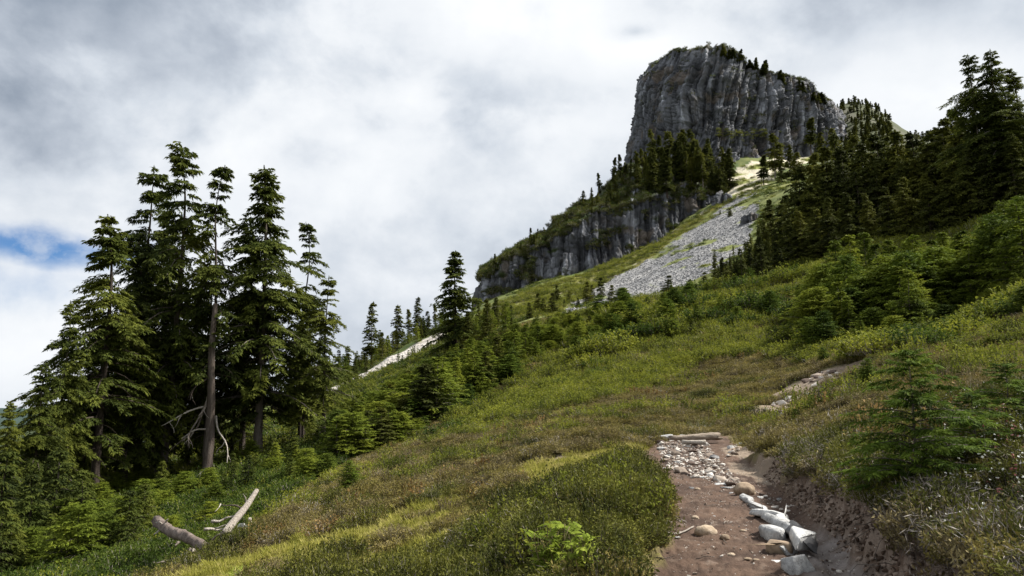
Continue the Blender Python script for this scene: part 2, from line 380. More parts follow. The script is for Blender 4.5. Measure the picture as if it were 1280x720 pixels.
def zone_colours(x, y, z):
    r = np.hypot(x, y)
    n1 = fbm(x / 2.3, y / 2.3, .5, 4); n2 = fbm(x / 9, y / 9, 4.5, 4); n3 = fbm(x / .7, y / .7, 7.5, 3)
    A = lambda c: np.array(c)[None, :]
    def lerp(a, b, t): return a + (b - a) * np.clip(t, 0, 1)[:, None]
    heather = lerp(A((.14, .112, .048)), A((.145, .132, .045)), .5 + 1.0 * n1)
    heather = lerp(heather, A((.060, .048, .028)), sstep(.1, .6, n2) * .7)
    col = lerp(heather, A((.095, .115, .028)), sstep(45, 75, r) * (.5 + .8 * n2))
    hill = lerp(A((.055, .085, .018)), A((.16, .17, .045)), .5 + .9 * n2 + .4 * n1)
    col = lerp(col, hill, sstep(105, 125, r))
    # left hollow: green undergrowth
    hollow = sstep(-8.5, -11.5, x + .0 * y) * sstep(20, 26, y) 
    col = lerp(col, lerp(A((.03, .05, .013)), A((.055, .075, .02)), .5 + n1), hollow * sstep(140, 100, r))
    # open green slope top right
    right = sstep(.42, .50, x / np.maximum(y, 1)) * sstep(38, 46, r)
    col = lerp(col, lerp(A((.085, .11, .02)), A((.15, .155, .03)), .5 + n1), right)
    stony = np.zeros(len(x))
    k = inpoly(x + 3 * pn(x / 9, y / 9, 1), y + 6 * pn(x / 9, y / 9, 2), Z_upper).astype(float)
    c = lerp(A((.13, .15, .03)), A((.22, .20, .055)), .5 + 1.1 * n2)
    c = lerp(c, A((.28, .25, .20)), sstep(.25, .5, fbm(x / 14, y / 5, 2.5, 4)))
    col = lerp(col, c, k)
    wx, wy = x + 2.2 * fbm(x / 6, y / 6, 1.1, 3), y + 4 * fbm(x / 6, y / 6, 2.1, 3)
    sc = inpoly(x + (wx - x) * .35, y + (wy - y) * .35, Z_scree)
    streak = sstep(.22, .42, fbm((x + y * .25) / 9, (y - x * .4) / 22, 6.6, 4))
    c = lerp(A((.215, .213, .215)), A((.285, .28, .275)), .5 + n2)
    c = lerp(c, A((.15, .17, .045)), streak)
    col = np.where(sc[:, None], c, col); stony = np.where(sc, 1 - streak, stony)
    for poly, cc in ((Z_scree2, (.50, .46, .41)), (Z_bright, (.55, .50, .38))):
        s2 = inpoly(wx if cc[0] > .52 else x + pn(x / 5, y / 5, 3), wy if cc[0] > .52 else y + 2 * pn(x / 5, y / 5, 5), poly)
        g2 = sstep(.05, .25, n2) if cc[0] > .52 else sstep(.3, .5, n2)
        c = lerp(A(cc), A((.20, .22, .05)), g2)
        col = np.where(s2[:, None], c, col); stony = np.where(s2, 1 - g2, stony)
    vl = sstep(90, 150, r) * sstep(-.36, -.46, x / np.maximum(y, 1))
    col = lerp(col, lerp(A((.03, .042, .02)), A((.05, .065, .022)), .5 + n2), vl)
    # wooded knoll behind the tower, distant forested ground
    kn = sstep(235, 275, r) * sstep(.40, .44, x / np.maximum(y, 1))
    col = lerp(col, lerp(A((.05, .06, .022)), A((.085, .085, .055)), sstep(.2, .5, fbm(x / 12, y / 12, 3.5, 4))), kn)
    col = lerp(col, A((.025, .045, .035)), sstep(500, 900, r))
    # old grassy path
    dp = seg_dist(x, y, OLD) + .25 * n3 + .5 * n1
    wd = np.interp(x, [-4, -.5, 1.2, 3], [2.8, 1.9, .9, .5])
    old = sstep(wd * 1.15, wd * .7, dp) * (y > 4)
    old = old * sstep(-.38, -.2, fbm(x / 1.5, y / 1.5, 12.5, 3) + (dp < .5) * .15)
    cg = lerp(A((.27, .25, .055)), A((.19, .27, .03)), .5 + 1.6 * n1)
    cg = lerp(cg, A((.25, .21, .10)), sstep(.1, .5, n3))
    col = lerp(col, cg, old)
    # trail
    near = (r < 34)
    ds, zt, off = trail_at(x, y)
    wob = .16 * fbm(x * 1.3, y * 1.3, 2.2, 3) + .05 * fbm(x * 6, y * 6, 4.2, 2)
    dd = ds + wob
    dirt = lerp(A((.102, .064, .044)), A((.055, .034, .024)), .5 + 1.2 * fbm(x * 1.6, y * 1.6, 6, 4))
    dirt = lerp(dirt, A((.17, .125, .095)), sstep(.25, .7, fbm(x * 5, y * 5, 1, 3)) * .6)
    mud = lerp(A((.26, .23, .215)), A((.15, .12, .10)), .5 + .9 * fbm(x * 3, y * 3, 9, 4))
    k = (sstep(.12, 0.0, dd)) * near * (y < 22.5)
    col = lerp(col, dirt, k)
    k2 = sstep(.30, .48, off) * sstep(.12, -.02, dd) * sstep(10, 8, y) * near * (y > 2)
    col = lerp(col, mud, k2)
    bk = sstep(.55, .30, dd + .2 * n3) * sstep(-.02, .08, dd) * sstep(.1, .3, off) * near * sstep(13.5, 11, y) * (y > 1)
    bank = lerp(A((.10, .064, .044)), A((.25, .195, .155)), .5 + 1.3 * fbm(x * 7, y * 7, z * 7, 4))
    col = lerp(col, bank, bk)
    return np.clip(col, .004, 1), stony, dict(old=old, trail=np.maximum(k, bk), dd=dd, off=off, hollow=hollow, right=right)

# bare-soil scars beside the meadow (pixels in the photograph): centre, radii in metres
SCARS = [(1072, 456, 1.5, .35), (1015, 476, 2.0, .75), (978, 510, 1.3, .65), (935, 562, .5, .35), (1225, 462, .9, .3), (955, 590, .4, .7), (900, 488, .7, .3), (700, 574, .35, .2), (340, 615, .8, .5)]
SCARP = [(G(u, v), a, b) for u, v, a, b in SCARS]

print('terrain...')
az_f = np.linspace(-math.radians(39), math.radians(39), 600)
az_l = np.linspace(-math.pi, -math.radians(39), 40)[:-1]; az_r = np.linspace(math.radians(39), math.pi, 40)[1:-1]
AZ = np.concatenate([az_l, az_f, az_r]); 
RR = np.concatenate([[.02, .3, .8, 1.5, 2.2], np.geomspace(3.0, 26, 270), np.geomspace(26.3, 140, 190), np.geomspace(141.5, 520, 190), np.geomspace(530, 6000, 40)])
rg, ag = np.meshgrid(RR, AZ, indexing='ij')
gx, gy = (rg * np.sin(ag)).ravel(), (rg * np.cos(ag)).ravel()
gz = height(gx, gy)
gcol, gst, gz_ = zone_colours(gx, gy, gz)
for q_ in [gpoly(q) for q in ([(1000, 480), (1020, 464), (1055, 460), (1068, 468), (1040, 484), (1020, 492)], [(952, 514), (972, 496), (1000, 499), (988, 518), (965, 526)])]:
    k_ = inpoly(gx + .3 * pn(gx * 2, gy * 2, 1), gy + .5 * pn(gx * 2, gy * 2, 5), q_)[:, None]; gcol = np.where(k_, gcol * .3 + np.array((.16, .12, .09)) * .7, gcol)
for p_, a_, b_ in SCARP:
    q = np.hypot((gx - p_[0]) / a_, (gy - p_[1]) / (b_ * 3)) + .5 * fbm(gx * 1.1, gy * 1.1, 3, 3)
    k_ = sstep(1.1, .8, q)[:, None]; gcol = gcol * (1 - k_) + np.array((.22, .17, .125)) * k_
ground = link('ground', mesh('ground', np.stack([gx, gy, gz], 1), grid_faces(len(RR), len(AZ), True)[:, ::-1], M_ground, {'albedo': gcol, 'stony': gst}, smooth=True))
tag(ground, kind='structure')

# ------------------------------------------------------------------ cliffs
def spline(pts, n):
    pts = np.asarray(pts, float); m = len(pts)
    t = np.linspace(0, m - 1, n); i = np.clip(t.astype(int), 0, m - 2); f = (t - i)[:, None]
    g = lambda k: pts[np.clip(k, 0, m - 1)]
    p0, p1, p2, p3 = g(i - 1), g(i), g(i + 1), g(i + 2)
    return .5 * ((2 * p1) + (-p0 + p2) * f + (2 * p0 - 5 * p1 + 4 * p2 - p3) * f ** 2 + (-p0 + 3 * p1 - 3 * p2 + p3) * f ** 3)
def rock_sheet(name, rows, ns, nts, amps, veg, light=1.0, seed=0, label=None, fs=1.0, ck=1.0):
    "rows: lists of world points (same count); surface lofted from row to row and roughened into rock columns"
    R = [spline(r, ns) for r in rows]
    L = []; tt = []
    for k in range(len(R) - 1):
        n = nts[k]
        f = np.linspace(0, 1, n, endpoint=(k == len(R) - 2))
        for q in f: L.append(R[k] * (1 - q) + R[k + 1] * q); tt.append(k + q)
    V = np.array(L); tt = np.array(tt)[:, None] * np.ones((1, ns))
    du = np.gradient(V, axis=1); dv = np.gradient(V, axis=0)
    N = np.cross(du, dv); N /= np.linalg.norm(N, axis=2)[..., None] + 1e-9
    arc = np.concatenate([[0], np.cumsum(np.linalg.norm(np.diff(R[0], axis=0), axis=1))])[None, :] * np.ones((len(V), 1))
    z = V[..., 2] * fs; a = arc * fs + 2.2 * fbm(arc * fs / 20, z / 26, seed, 3)
    ri = lambda v: 1 - np.abs(v) * 2
    big = fbm(a / 22, z / 70, seed + 1, 3) * 4.2
    col = ri(pn(a / 5.5, z / 55, seed + 2)) * 1.7 + ri(pn(a / 2.3, z / 30, seed + 3)) * .7
    blk = fbm(a / 4, z / 14, seed + 4, 4) * .9 + fbm(a / 1.8, z / 3.0, seed + 6, 3) * .7
    hsh = lambda i, j, k: ((np.sin(i * 127.1 + j * 311.7 + k * 74.7) * 43758.5453) % 1.0)
    aw = a + .5 * fbm(a / 3, z / 20, seed + 20, 2)
    c1 = np.floor(aw / 2.1); r1 = np.floor(z / 8.5 + hsh(c1, 0, seed) * 5 + .2 * pn(a / 3, z / 3, seed)); c2 = np.floor(aw / 5.2); r2 = np.floor(z / 19 + hsh(c2, 1, seed) * 5)
    h1, h2 = hsh(c1, r1, seed + 1), hsh(c2, r2, seed + 2)
    crack = -1.3 * np.exp(-(pn(a / 3.4, z / 70, seed + 15) / .05) ** 2) - .9 * np.exp(-(pn(a / 7, z / 4.5, seed + 16) / .05) ** 2)
    cell = (h1 - .5) * 2.0 + (h2 - .5) * 2.6 + crack
    led = .8 * (sstep(-.08, .08, fbm(a / 40, z / 9, seed + 5, 2)) - .5)
    amp = np.interp(tt, range(len(rows)), amps)
    d = (big + col * ck + blk * (1.6 - .6 * ck) + led + cell) * amp
    V = V + N * d[..., None]
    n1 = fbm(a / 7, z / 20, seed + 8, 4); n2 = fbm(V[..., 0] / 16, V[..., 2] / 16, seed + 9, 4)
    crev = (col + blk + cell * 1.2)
    base = np.array((.080, .082, .090)) * light * (.45 + .85 * sstep(-1.6, 3.0, crev))[..., None]  # recessed rock painted darker, crevice shade put into the colour
    C = base * (1 + .75 * n1 + .28 * np.clip(n2, -1, 1))[..., None]
    C = C * (1 + 1.3 * sstep(.28, .6, fbm(a / 3, z / 34, seed + 12, 3)))[..., None]
    C = C * (.82 + .36 * hsh(c1, r1, seed + 5))[..., None]
    tan_ = sstep(.30, .6, fbm(a / 9, z / 13, seed + 10, 3))[..., None]; C = C * (1 - .6 * tan_) + np.array((.17, .135, .105)) * .6 * tan_
    vg = np.interp(tt, range(len(rows)), veg) + .6 * fbm(V[..., 0] / 7, V[..., 2] / 5, seed + 11, 4)
    vg = vg + .35 * np.clip((np.abs(N[..., 2]) - .4) * 2, 0, 1)
    gk = sstep(.62, .85, vg)[..., None]
    C = C * (1 - gk) + np.array((.040, .055, .016)) * gk
    F = grid_faces(V.shape[0], ns)
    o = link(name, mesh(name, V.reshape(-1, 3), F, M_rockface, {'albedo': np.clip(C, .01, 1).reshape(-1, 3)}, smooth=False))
    tag(o, label, None, None, 'structure')
    return o, V, tt
print('cliffs...')
# upper tower:  foot, shoulder, rim  (pixel column, pixel row, distance)
foot = [(784, 240, 470), (785, 236, 425), (788, 230, 400), (806, 222, 384), (840, 218, 371), (880, 210, 366), (925, 203, 368), (962, 199, 372), (1003, 194, 378), (1040, 180, 384), (1053, 170, 400), (1053, 168, 450)]
mid_ = [(801, 150, 470), (801, 150, 430), (803, 150, 412), (820, 150, 398), (850, 150, 380), (888, 150, 373), (928, 150, 375), (964, 150, 379), (1002, 152, 384), (1036, 152, 389), (1046, 152, 404), (1046, 155, 450)]
rim = [(828, 76, 480), (818, 82, 440), (822, 82, 425), (845, 65, 412), (868, 62, 396), (905, 63, 388), (935, 78, 388), (966, 91, 390), (1000, 104, 393), (1022, 115, 397), (1033, 126, 410), (1033, 132, 450)]
sho = [(808, 104, 480), (805, 108, 432), (807, 108, 416), (830, 104, 402), (858, 106, 386), (895, 106, 379), (931, 110, 381), (965, 118, 384), (1001, 128, 388), (1031, 132, 393), (1041, 140, 407), (1041, 147, 450)]
pr = lambda L: [P(*q) for q in L]
cen = P(930, 80, 440)
rimP = [p + np.array([0, 0, 1.2 * math.sin(i * 2.7)]) for i, p in enumerate(pr(rim))]; back = [np.array([p[0] * .6 + cen[0] * .4, max(p[1], 0) * .5 + cen[1] * .5 + 8, p[2] - 3]) for p in rimP]
lowP = [p + np.array([0, -2, -14]) for p in pr(foot)]
rows = [lowP, pr(foot), pr(mid_), pr(sho), rimP, back]
tower, TV, TT = rock_sheet('rock_tower', rows, 560, [8, 90, 70, 60, 12], [.6, 1, 1, .95, .6, .2], [.1, .16, .05, .05, .5, .9], 1.3, 3)
# back wall of the tower, so that it is a closed rock from the side too
rb = [[np.array([p[0], p[1], p[2]]) for p in back], [np.array([cen[0] + (p[0] - cen[0]) * 1.0, 520 + .1 * i, p[2] - 10]) for i, p in enumerate(back)], [np.array([cen[0] + (p[0] - cen[0]) * 1.3, 560, 90]) for p in back]]
bk_, _, _ = rock_sheet('rock_tower_back', rb, 80, [12, 20], [.2, 1, .6], [.9, .4, .1], 1.0, 5)
# lower cliff band
lf = [(596, 391, 340), (601, 389, 312), (612, 384, 301), (640, 372, 299), (680, 356, 298), (720, 342, 296), (760, 329, 295), (800, 315, 297), (840, 300, 300), (880, 273, 305), (905, 258, 312), (925, 246, 322)]
lt = [(603, 350, 345), (606, 348, 320), (613, 341, 311), (640, 325, 308), (680, 304, 307), (720, 282, 307), (755, 262, 307), (795, 250, 308), (838, 246, 309), (875, 240, 312), (902, 240, 317), (925, 240, 326)]
lr = [(606, 340, 360), (609, 334, 345), (618, 326, 335), (650, 308, 338), (690, 282, 342), (728, 252, 348), (765, 224, 356), (790, 205, 364), (840, 205, 364), (880, 208, 362), (905, 212, 362), (930, 212, 366)]
lrP = pr(lr); lb = [p + np.array([-10, 90, -45]) for p in lrP]
lfP = pr(lf); ll = [p + np.array([0, -2, -12]) for p in lfP]
cliff, LV, LT = rock_sheet('cliff_band', [ll, lfP, pr(lt), lrP, lb], 520, [8, 70, 60, 12], [.5, .9, .7, .45, .5], [.1, .02, .46, .8, .6], 1.2, 40, None, 1.0, .35)
# small outcrops in the grass under the tower
def outcrop(name, u, v, d, wu, hv, seed):
    a = [(u - wu, v, d + 6), (u - wu * .8, v + 2, d + 1), (u - wu * .3, v + 3, d - 1), (u + wu * .3, v + 3, d - 1), (u + wu * .8, v + 2, d + 1), (u + wu, v, d + 6)]
    b = [(u - wu * .8, v - hv * .7, d + 6), (u - wu * .6, v - hv * .9, d + 3), (u - wu * .2, v - hv, d + 2), (u + wu * .3, v - hv * .9, d + 2), (u + wu * .6, v - hv * .7, d + 3), (u + wu * .8, v - hv * .5, d + 6)]
    A_, B_ = pr(a), pr(b)
    for p in A_: p[2] -= 2
    C_ = [p + np.array([0, 14, -3]) for p in B_]
    o, _, _ = rock_sheet(name, [A_, B_, C_], 90, [40, 10], [.55, .4, .2], [-.1, .3, .9], 1.25, seed, None, 3.0)
    return o
outcrop('outcrop', 943, 277, 222, 8, 9, 62)
outcrop('outcrop', 905, 251, 300, 8, 8, 65)

# ------------------------------------------------------------------ conifers
def rot_about(v, k, a):
    k = k / (np.linalg.norm(k, axis=-1, keepdims=True) + 1e-9)
    c, s = np.cos(a)[..., None], np.sin(a)[..., None]
    return v * c + np.cross(k, v) * s + k * (v * k).sum(-1, keepdims=True) * (1 - c)
def blades(B, D, L, Wd, roll, rs, droop=0.0):
    "narrow diamond leaves: base, direction, length, width, roll"
    up = np.array([0, 0, 1.0]) + rs.normal(scale=roll, size=B.shape)
    side = np.cross(D, up); side /= np.linalg.norm(side, axis=1)[:, None] + 1e-9
    mid = B + D * (L * .45)[:, None]; tip = B + D * L[:, None] - np.array([0, 0, 1]) * (droop * L)[:, None]
    V = np.stack([B, mid + side * (Wd / 2)[:, None], tip, mid - side * (Wd / 2)[:, None]], 1).reshape(-1, 3)
    return V, np.arange(len(B) * 4).reshape(-1, 4)
def tube(path, rad, ns=7, rs=None, rough=0.0):
    path = np.asarray(path, float); n = len(path)
    tg = np.gradient(path, axis=0); tg /= np.linalg.norm(tg, axis=1)[:, None] + 1e-9
    ref = np.array([1, 0, 0.]) if abs(tg[0][0]) < .8 else np.array([0, 1, 0.])
    a = np.cross(tg, ref); a /= np.linalg.norm(a, axis=1)[:, None] + 1e-9; b = np.cross(tg, a)
    th = np.linspace(0, 2 * math.pi, ns, endpoint=False)
    r = np.asarray(rad)[:, None] * np.ones((1, ns))
    if rs is not None and rough: r = r * (1 + rough * rs.normal(size=r.shape))
    V = path[:, None] + a[:, None] * (np.cos(th)[None, :, None] * r[..., None]) + b[:, None] * (np.sin(th)[None, :, None] * r[..., None])
    if rs is not None and rough > .06:
        for q_, sg_ in ((0, -1), (-1, 1)): V[q_] += tg[q_] * (np.abs(rs.normal(size=ns)) * r[q_] * 1.1 * sg_)[:, None]
    F = grid_faces(n, ns, True)
    V = V.reshape(-1, 3); V = np.concatenate([V, path[:1], path[-1:]])
    i0, i1 = n * ns, n * ns + 1
    caps = []
    for j in range(ns):
        caps.append((i0, (j + 1) % ns, j, j)); caps.append((i1, (n - 1) * ns + j, (n - 1) * ns + (j + 1) % ns, (n - 1) * ns + (j + 1) % ns))
    return V, F, np.array(caps)
def tubes(list_):
    "joins tubes into V, F (quads) and T (tris)"
    Vs, Fs, Ts, o = [], [], [], 0
    for path, rad, ns, rs, rg_ in list_:
        V, F, C = tube(path, rad, ns, rs, rg_)
        Vs.append(V); Fs.append(F + o); Ts.append(C[:, :3] + o); o += len(V)
    V = np.concatenate(Vs); F = np.concatenate(Fs); T_ = np.concatenate(Ts)
    # as triangles only
    Tq = np.concatenate([F[:, [0, 1, 2]], F[:, [0, 2, 3]], T_])
    return V, Tq
def conifer(seed, H=24., R=3.2, nb=120, b0=.08, profile='cone', step=.32, bl=.42, bw=.10, M=5, droop=.35, rise=.15, gaps=.3, lean=(0, 0), tip_lean=(0, 0), wob=.3, rt=None, trunk_n=26, side_bias=None, tiers=0):
    rs = np.random.RandomState(seed)
    zs = np.linspace(0, 1, trunk_n)
    ph = rs.rand(4) * 6
    def axis(t):
        t = np.asarray(t, float)
        x = lean[0] * t + tip_lean[0] * np.maximum(t - .8, 0) ** 1.6 * 12 + wob * np.sin(t * 5 + ph[0]) * t
        y = lean[1] * t + tip_lean[1] * np.maximum(t - .8, 0) ** 1.6 * 12 + wob * np.sin(t * 4 + ph[1]) * t
        return np.stack([x, y, t * H], -1)
    rt = rt or H * .016
    rad = rt * (1 - zs) ** .85 + .012 * H / 24 + rt * .55 * np.exp(-zs * 30)
    TV_, TF_ = tubes([(axis(zs) - np.array([0, 0, 1]) * (zs[:, None] < 1e-6) * .6, rad, 9, rs, .06)])
    # branches
    t = b0 + (.985 - b0) * np.sort(rs.rand(nb)) ** .88
    az = np.arange(nb) * 2.4 + rs.normal(scale=.5, size=nb)
    if profile == 'cone': pf = (1 - t) ** .75 * (1 - .35 * sstep(.25, 0, t))
    elif profile == 'column': pf = np.minimum(1, ((1 - t) * 2.6)) ** .8 * .8 + .05
    elif profile == 'bush': pf = (1 - t) ** .5
    else: pf = np.minimum(1, .07 + (1 - t) * 1.65) ** .9 * (.62 + .38 * np.sin(t * 19 + ph[2]) ** 2)
    L = R * pf * rs.uniform(.62, 1.12, nb) + .04 * R
    gn = np.sin(t * 23 + ph[3]) * .5 + np.sin(t * 41 + ph[2]) * .35 + rs.normal(scale=.35, size=nb) + .5 * np.cos(az - ph[0] * 2)
    keep = gn > np.quantile(gn, gaps); keep |= t > .93
    if tiers:
        tc_ = (np.arange(tiers) + .5 + rs.uniform(-.3, .3, tiers)) / tiers; tn = np.abs(t[:, None] - tc_[None]).argmin(1); t = np.where(t < .93, t + .30 * (tc_[tn] - t), t)
        sec = ((az + ph[1]) / 1.05).astype(int) % 6; tab = rs.uniform(.45, 1.35, (tiers, 6)); L = L * np.where(t < .93, tab[tn, sec], 1)
    if side_bias is not None: L = L * (1 + side_bias[1] * np.cos(az - side_bias[0]))
    t, az, L = t[keep], az[keep], L[keep]; n = len(t)
    o = axis(t); dh = np.stack([np.cos(az), np.sin(az), 0 * az], 1)
    a_ = rise + .55 * sstep(.75, 1, t) + rs.normal(scale=.10, size=n); b_ = droop * (1 - .6 * sstep(.7, 1, t)) * rs.uniform(.6, 1.3, n) + a_ * .4
    nst = np.maximum(3, np.ceil(L / step).astype(int))
    bi = np.repeat(np.arange(n), nst); k = np.concatenate([np.arange(m) for m in nst])
    s = .12 + .88 * (k + rs.rand(len(k)) * .8) / nst[bi]; s = np.minimum(s, 1)
    pos = o[bi] + dh[bi] * (L[bi] * s)[:, None]; pos[:, 2] += L[bi] * (a_[bi] * s - b_[bi] * s * s)
    bi2 = np.repeat(np.arange(len(bi)), 2); sg = np.tile([1, -1], len(bi))
    S_ = s[bi2]; Lb = np.minimum(.36 * L[bi[bi2]], bl * 3.0) * (1.05 - S_ * .62) * rs.uniform(.6, 1.2, len(bi2)) * sstep(-.1, .35, S_)
    ang = sg * (1.1 - .5 * S_) + rs.normal(scale=.18, size=len(bi2))
    d0 = dh[bi[bi2]]; d1 = np.stack([d0[:, 0] * np.cos(ang) - d0[:, 1] * np.sin(ang), d0[:, 0] * np.sin(ang) + d0[:, 1] * np.cos(ang), rs.normal(scale=.22, size=len(ang)) - .12 - .55 * droop], 1)
    d1 /= np.linalg.norm(d1, axis=1)[:, None]
    ci = np.repeat(np.arange(len(bi2)), M); m = np.tile(np.arange(M), len(bi2)); fr = (m + rs.rand(len(m))) / M
    B = pos[bi2][ci] + d1[ci] * (Lb[ci] * fr)[:, None]; B[:, 2] -= .25 * droop * Lb[ci] * fr ** 2
    a2 = np.where(m % 2 == 0, 1, -1) * .55 + rs.normal(scale=.3, size=len(m)); a2 = np.where(m == M - 1, a2 * .2, a2)
    D = d1[ci]; D = np.stack([D[:, 0] * np.cos(a2) - D[:, 1] * np.sin(a2), D[:, 0] * np.sin(a2) + D[:, 1] * np.cos(a2), D[:, 2] + rs.normal(scale=.24, size=len(a2)) - .4 * droop], 1)
    D /= np.linalg.norm(D, axis=1)[:, None]
    lenb = bl * rs.uniform(.55, 1.15, len(m)); V1, F1 = blades(B, D, lenb, bw * rs.uniform(.6, 1.3, len(m)), .45, rs, .15)
    tipf = np.clip((S_[ci] - .55) * 1.6, 0, 1) * rs.rand(len(m)) * (fr > .4)
    # needles along the leader
    q = rs.rand(int(nb * .5)); Bt = axis(.955 + .045 * q); Dt = rs.normal(size=(len(q), 3)); Dt[:, 2] = np.abs(Dt[:, 2]) + .3; Dt /= np.linalg.norm(Dt, axis=1)[:, None]
    V2, F2 = blades(Bt, Dt, np.full(len(q), bl * .5) * (1.3 - q), np.full(len(q), bw * .6), .4, rs)
    tips = np.concatenate([np.repeat(tipf, 4), np.zeros(len(V2))])
    # limbs
    li = []
    big = np.argsort(-L)[:int(min(n, 46))]
    for j in big:
        ss = np.linspace(0, .8, 5); pp = o[j] + dh[j] * (L[j] * ss)[:, None]; pp[:, 2] += L[j] * (a_[j] * ss - b_[j] * ss * ss)
        li.append((pp, .012 * L[j] * (1 - ss) + .006 * L[j], 3, None, 0))
    for j in range(int(n * .22)):                     # bare dead twigs low on the stem
        tt_ = b0 * .4 + .5 * rs.rand(); aa = rs.rand() * 6.283; c0 = axis(tt_); l_ = R * rs.uniform(.15, .45); ss = np.linspace(0, 1, 4)
        pp = c0 + np.array([math.cos(aa), math.sin(aa), 0]) * (l_ * ss)[:, None]; pp[:, 2] += l_ * (.1 * ss - .6 * ss * ss); li.append((pp, .006 * R * (1 - ss) + .0015 * R, 3, None, 0))
    LV_, LF_ = tubes(li)
    return dict(trunk=(TV_, TF_), limbs=(LV_, LF_), crown=(np.concatenate([V1, V2]), np.concatenate([F1, F2 + len(V1)]), tips), H=H)
PROTO = {}
def proto(name, cmat, **kw):
    c = conifer(**kw)
    tv, tf = c['trunk']; lv, lf = c['limbs']
    tm = mesh(name + '_trunk', np.concatenate([tv, lv]), np.concatenate([tf, lf + len(tv)]), M_bark, smooth=True)
    cv, cf, tip = c['crown']
    cm = mesh(name + '_crown', cv, cf, cmat, {'tip': tip})
    # one-mesh version for trees that are only a few pixels tall
    q = np.concatenate([tf, lf + len(tv)])
    PROTO[name] = (tm, cm, c['H'])
    return PROTO[name]
_mono = {}
def mono(name):
    if name in _mono: return _mono[name]
    tm, cm, H = PROTO[name]
    def arr(me):
        v = np.empty(len(me.vertices) * 3, np.float32); me.vertices.foreach_get('co', v); return v.reshape(-1, 3)
    tv, cv = arr(tm), arr(cm)
    me = bpy.data.meshes.new(name + '_small')
    tf = [tuple(p.vertices) for p in tm.polygons]; cf = [tuple(i + len(tv) for i in p.vertices) for p in cm.polygons]
    me.from_pydata(np.concatenate([tv, cv]).tolist(), [], tf + cf)
    me.materials.append(tm.materials[0]); me.materials.append(cm.materials[0])
    me.polygons.foreach_set('material_index', np.array([0] * len(tf) + [1] * len(cf), np.int32))
    at = me.attributes.new('tip', 'FLOAT', 'POINT'); t = np.zeros(len(me.vertices), np.float32)
    tt = np.zeros(len(cv), np.float32); cm.attributes['tip'].data.foreach_get('value', tt); t[len(tv):] = tt
    at.data.foreach_set('value', t); me.update()
    _mono[name] = me; return me
print('trees...')
for i in range(5):
    proto('hemlock%d' % i, M_fir, seed=11 + i, H=24, R=[5.2, 4.8, 5.6, 4.4, 5.4][i], nb=[220, 205, 235, 175, 260][i], b0=[.2, .2, .24, .3, .1][i], profile=['wild', 'wild', 'cone', 'wild', 'cone'][i],
          step=.21, bl=.36, bw=.115, M=7, droop=.5, rise=.10, rt=[.25, .24, .3, .19, .27][i], tiers=[17, 19, 15, 16, 18][i], gaps=[.2, .22, .16, .3, .08][i], wob=[.35, .5, .3, .6, .3][i], tip_lean=[(-.4, 0), (.6, .3), (-.5, .2), (-.9, 0), (.3, .3)][i])
proto('full_hemlock', M_fir, seed=31, H=24, R=6.2, nb=300, b0=.15, profile='cone', step=.21, bl=.36, bw=.12, M=7, rt=.3, tiers=17, droop=.45, rise=.1, gaps=.06, tip_lean=(-.5, 0), wob=.3)
proto('lone_hemlock', M_fir, seed=33, H=16, R=4.0, nb=230, b0=.03, profile='cone', step=.28, bl=.45, bw=.2, M=5, rt=.2, tiers=14, droop=.4, rise=.15, gaps=.15, wob=.2, tip_lean=(.1, 0))
for i in range(3):
    proto('slim_fir%d' % i, M_firdark, seed=41 + i, H=15, R=[2.1, 2.5, 1.9][i], nb=130, b0=[.2, .12, .35][i], profile=['column', 'cone', 'wild'][i], step=.38, bl=.6, bw=.30, M=3, rt=.14, droop=.4, gaps=.25, wob=.2, tip_lean=[(.3, 0), (0, .2), (-.4, .2)][i])
for i in range(4):
    proto('wood_fir%d' % i, M_firdark, seed=51 + i, H=17, R=[4.0, 4.4, 3.4, 4.0][i], nb=190, b0=.03, profile=['cone', 'cone', 'column', 'wild'][i], step=.34, bl=.52, bw=.22, M=5, rt=.17, tiers=12 + i, droop=.42, gaps=.14, wob=.3, tip_lean=[(-.6, 0), (.3, .2), (-.9, .1), (.5, 0)][i])
for i in range(4):
    proto('sapling%d' % i, M_youngfir, seed=61 + i, H=3.2, R=[.95, 1.1, .85, 1.2][i], nb=95, b0=.02, profile='cone', step=.13, bl=.15, bw=.046, M=5, droop=.16, rise=.35, gaps=.08, wob=.04, rt=.04)
for i in range(3):
    proto('bushy_fir%d' % i, [M_youngfir, M_limefir, M_youngfir][i], seed=71 + i, H=3.6, R=[1.6, 1.4, 1.8][i], nb=190, b0=.01, profile='bush', step=.15, bl=.16, bw=.05, M=5, droop=.1, rise=.35, gaps=.05, wob=.1, rt=.05)
for i in range(3):
    proto('dark_sapling%d' % i, M_firdark, seed=85 + i, H=3.2, R=[.8, 1.0, .7][i], nb=95, b0=.02, profile='cone', step=.13, bl=.17, bw=.06, M=5, droop=.2, rise=.3, gaps=.1, wob=.05, rt=.04)
proto('drooping_fir', M_fir, seed=81, H=6, R=1.9, nb=110, b0=.02, profile='cone', step=.22, bl=.28, bw=.085, M=4, droop=.4, rise=.2, gaps=.08, wob=.1, rt=.09)
proto('near_sapling', M_nearfir, seed=91, H=1.35, R=.75, nb=84, b0=.01, profile='cone', step=.03, bl=.05, bw=.0125, M=8, droop=.22, rise=.42, gaps=.1, wob=.03, rt=.014, tip_lean=(.02, 0))

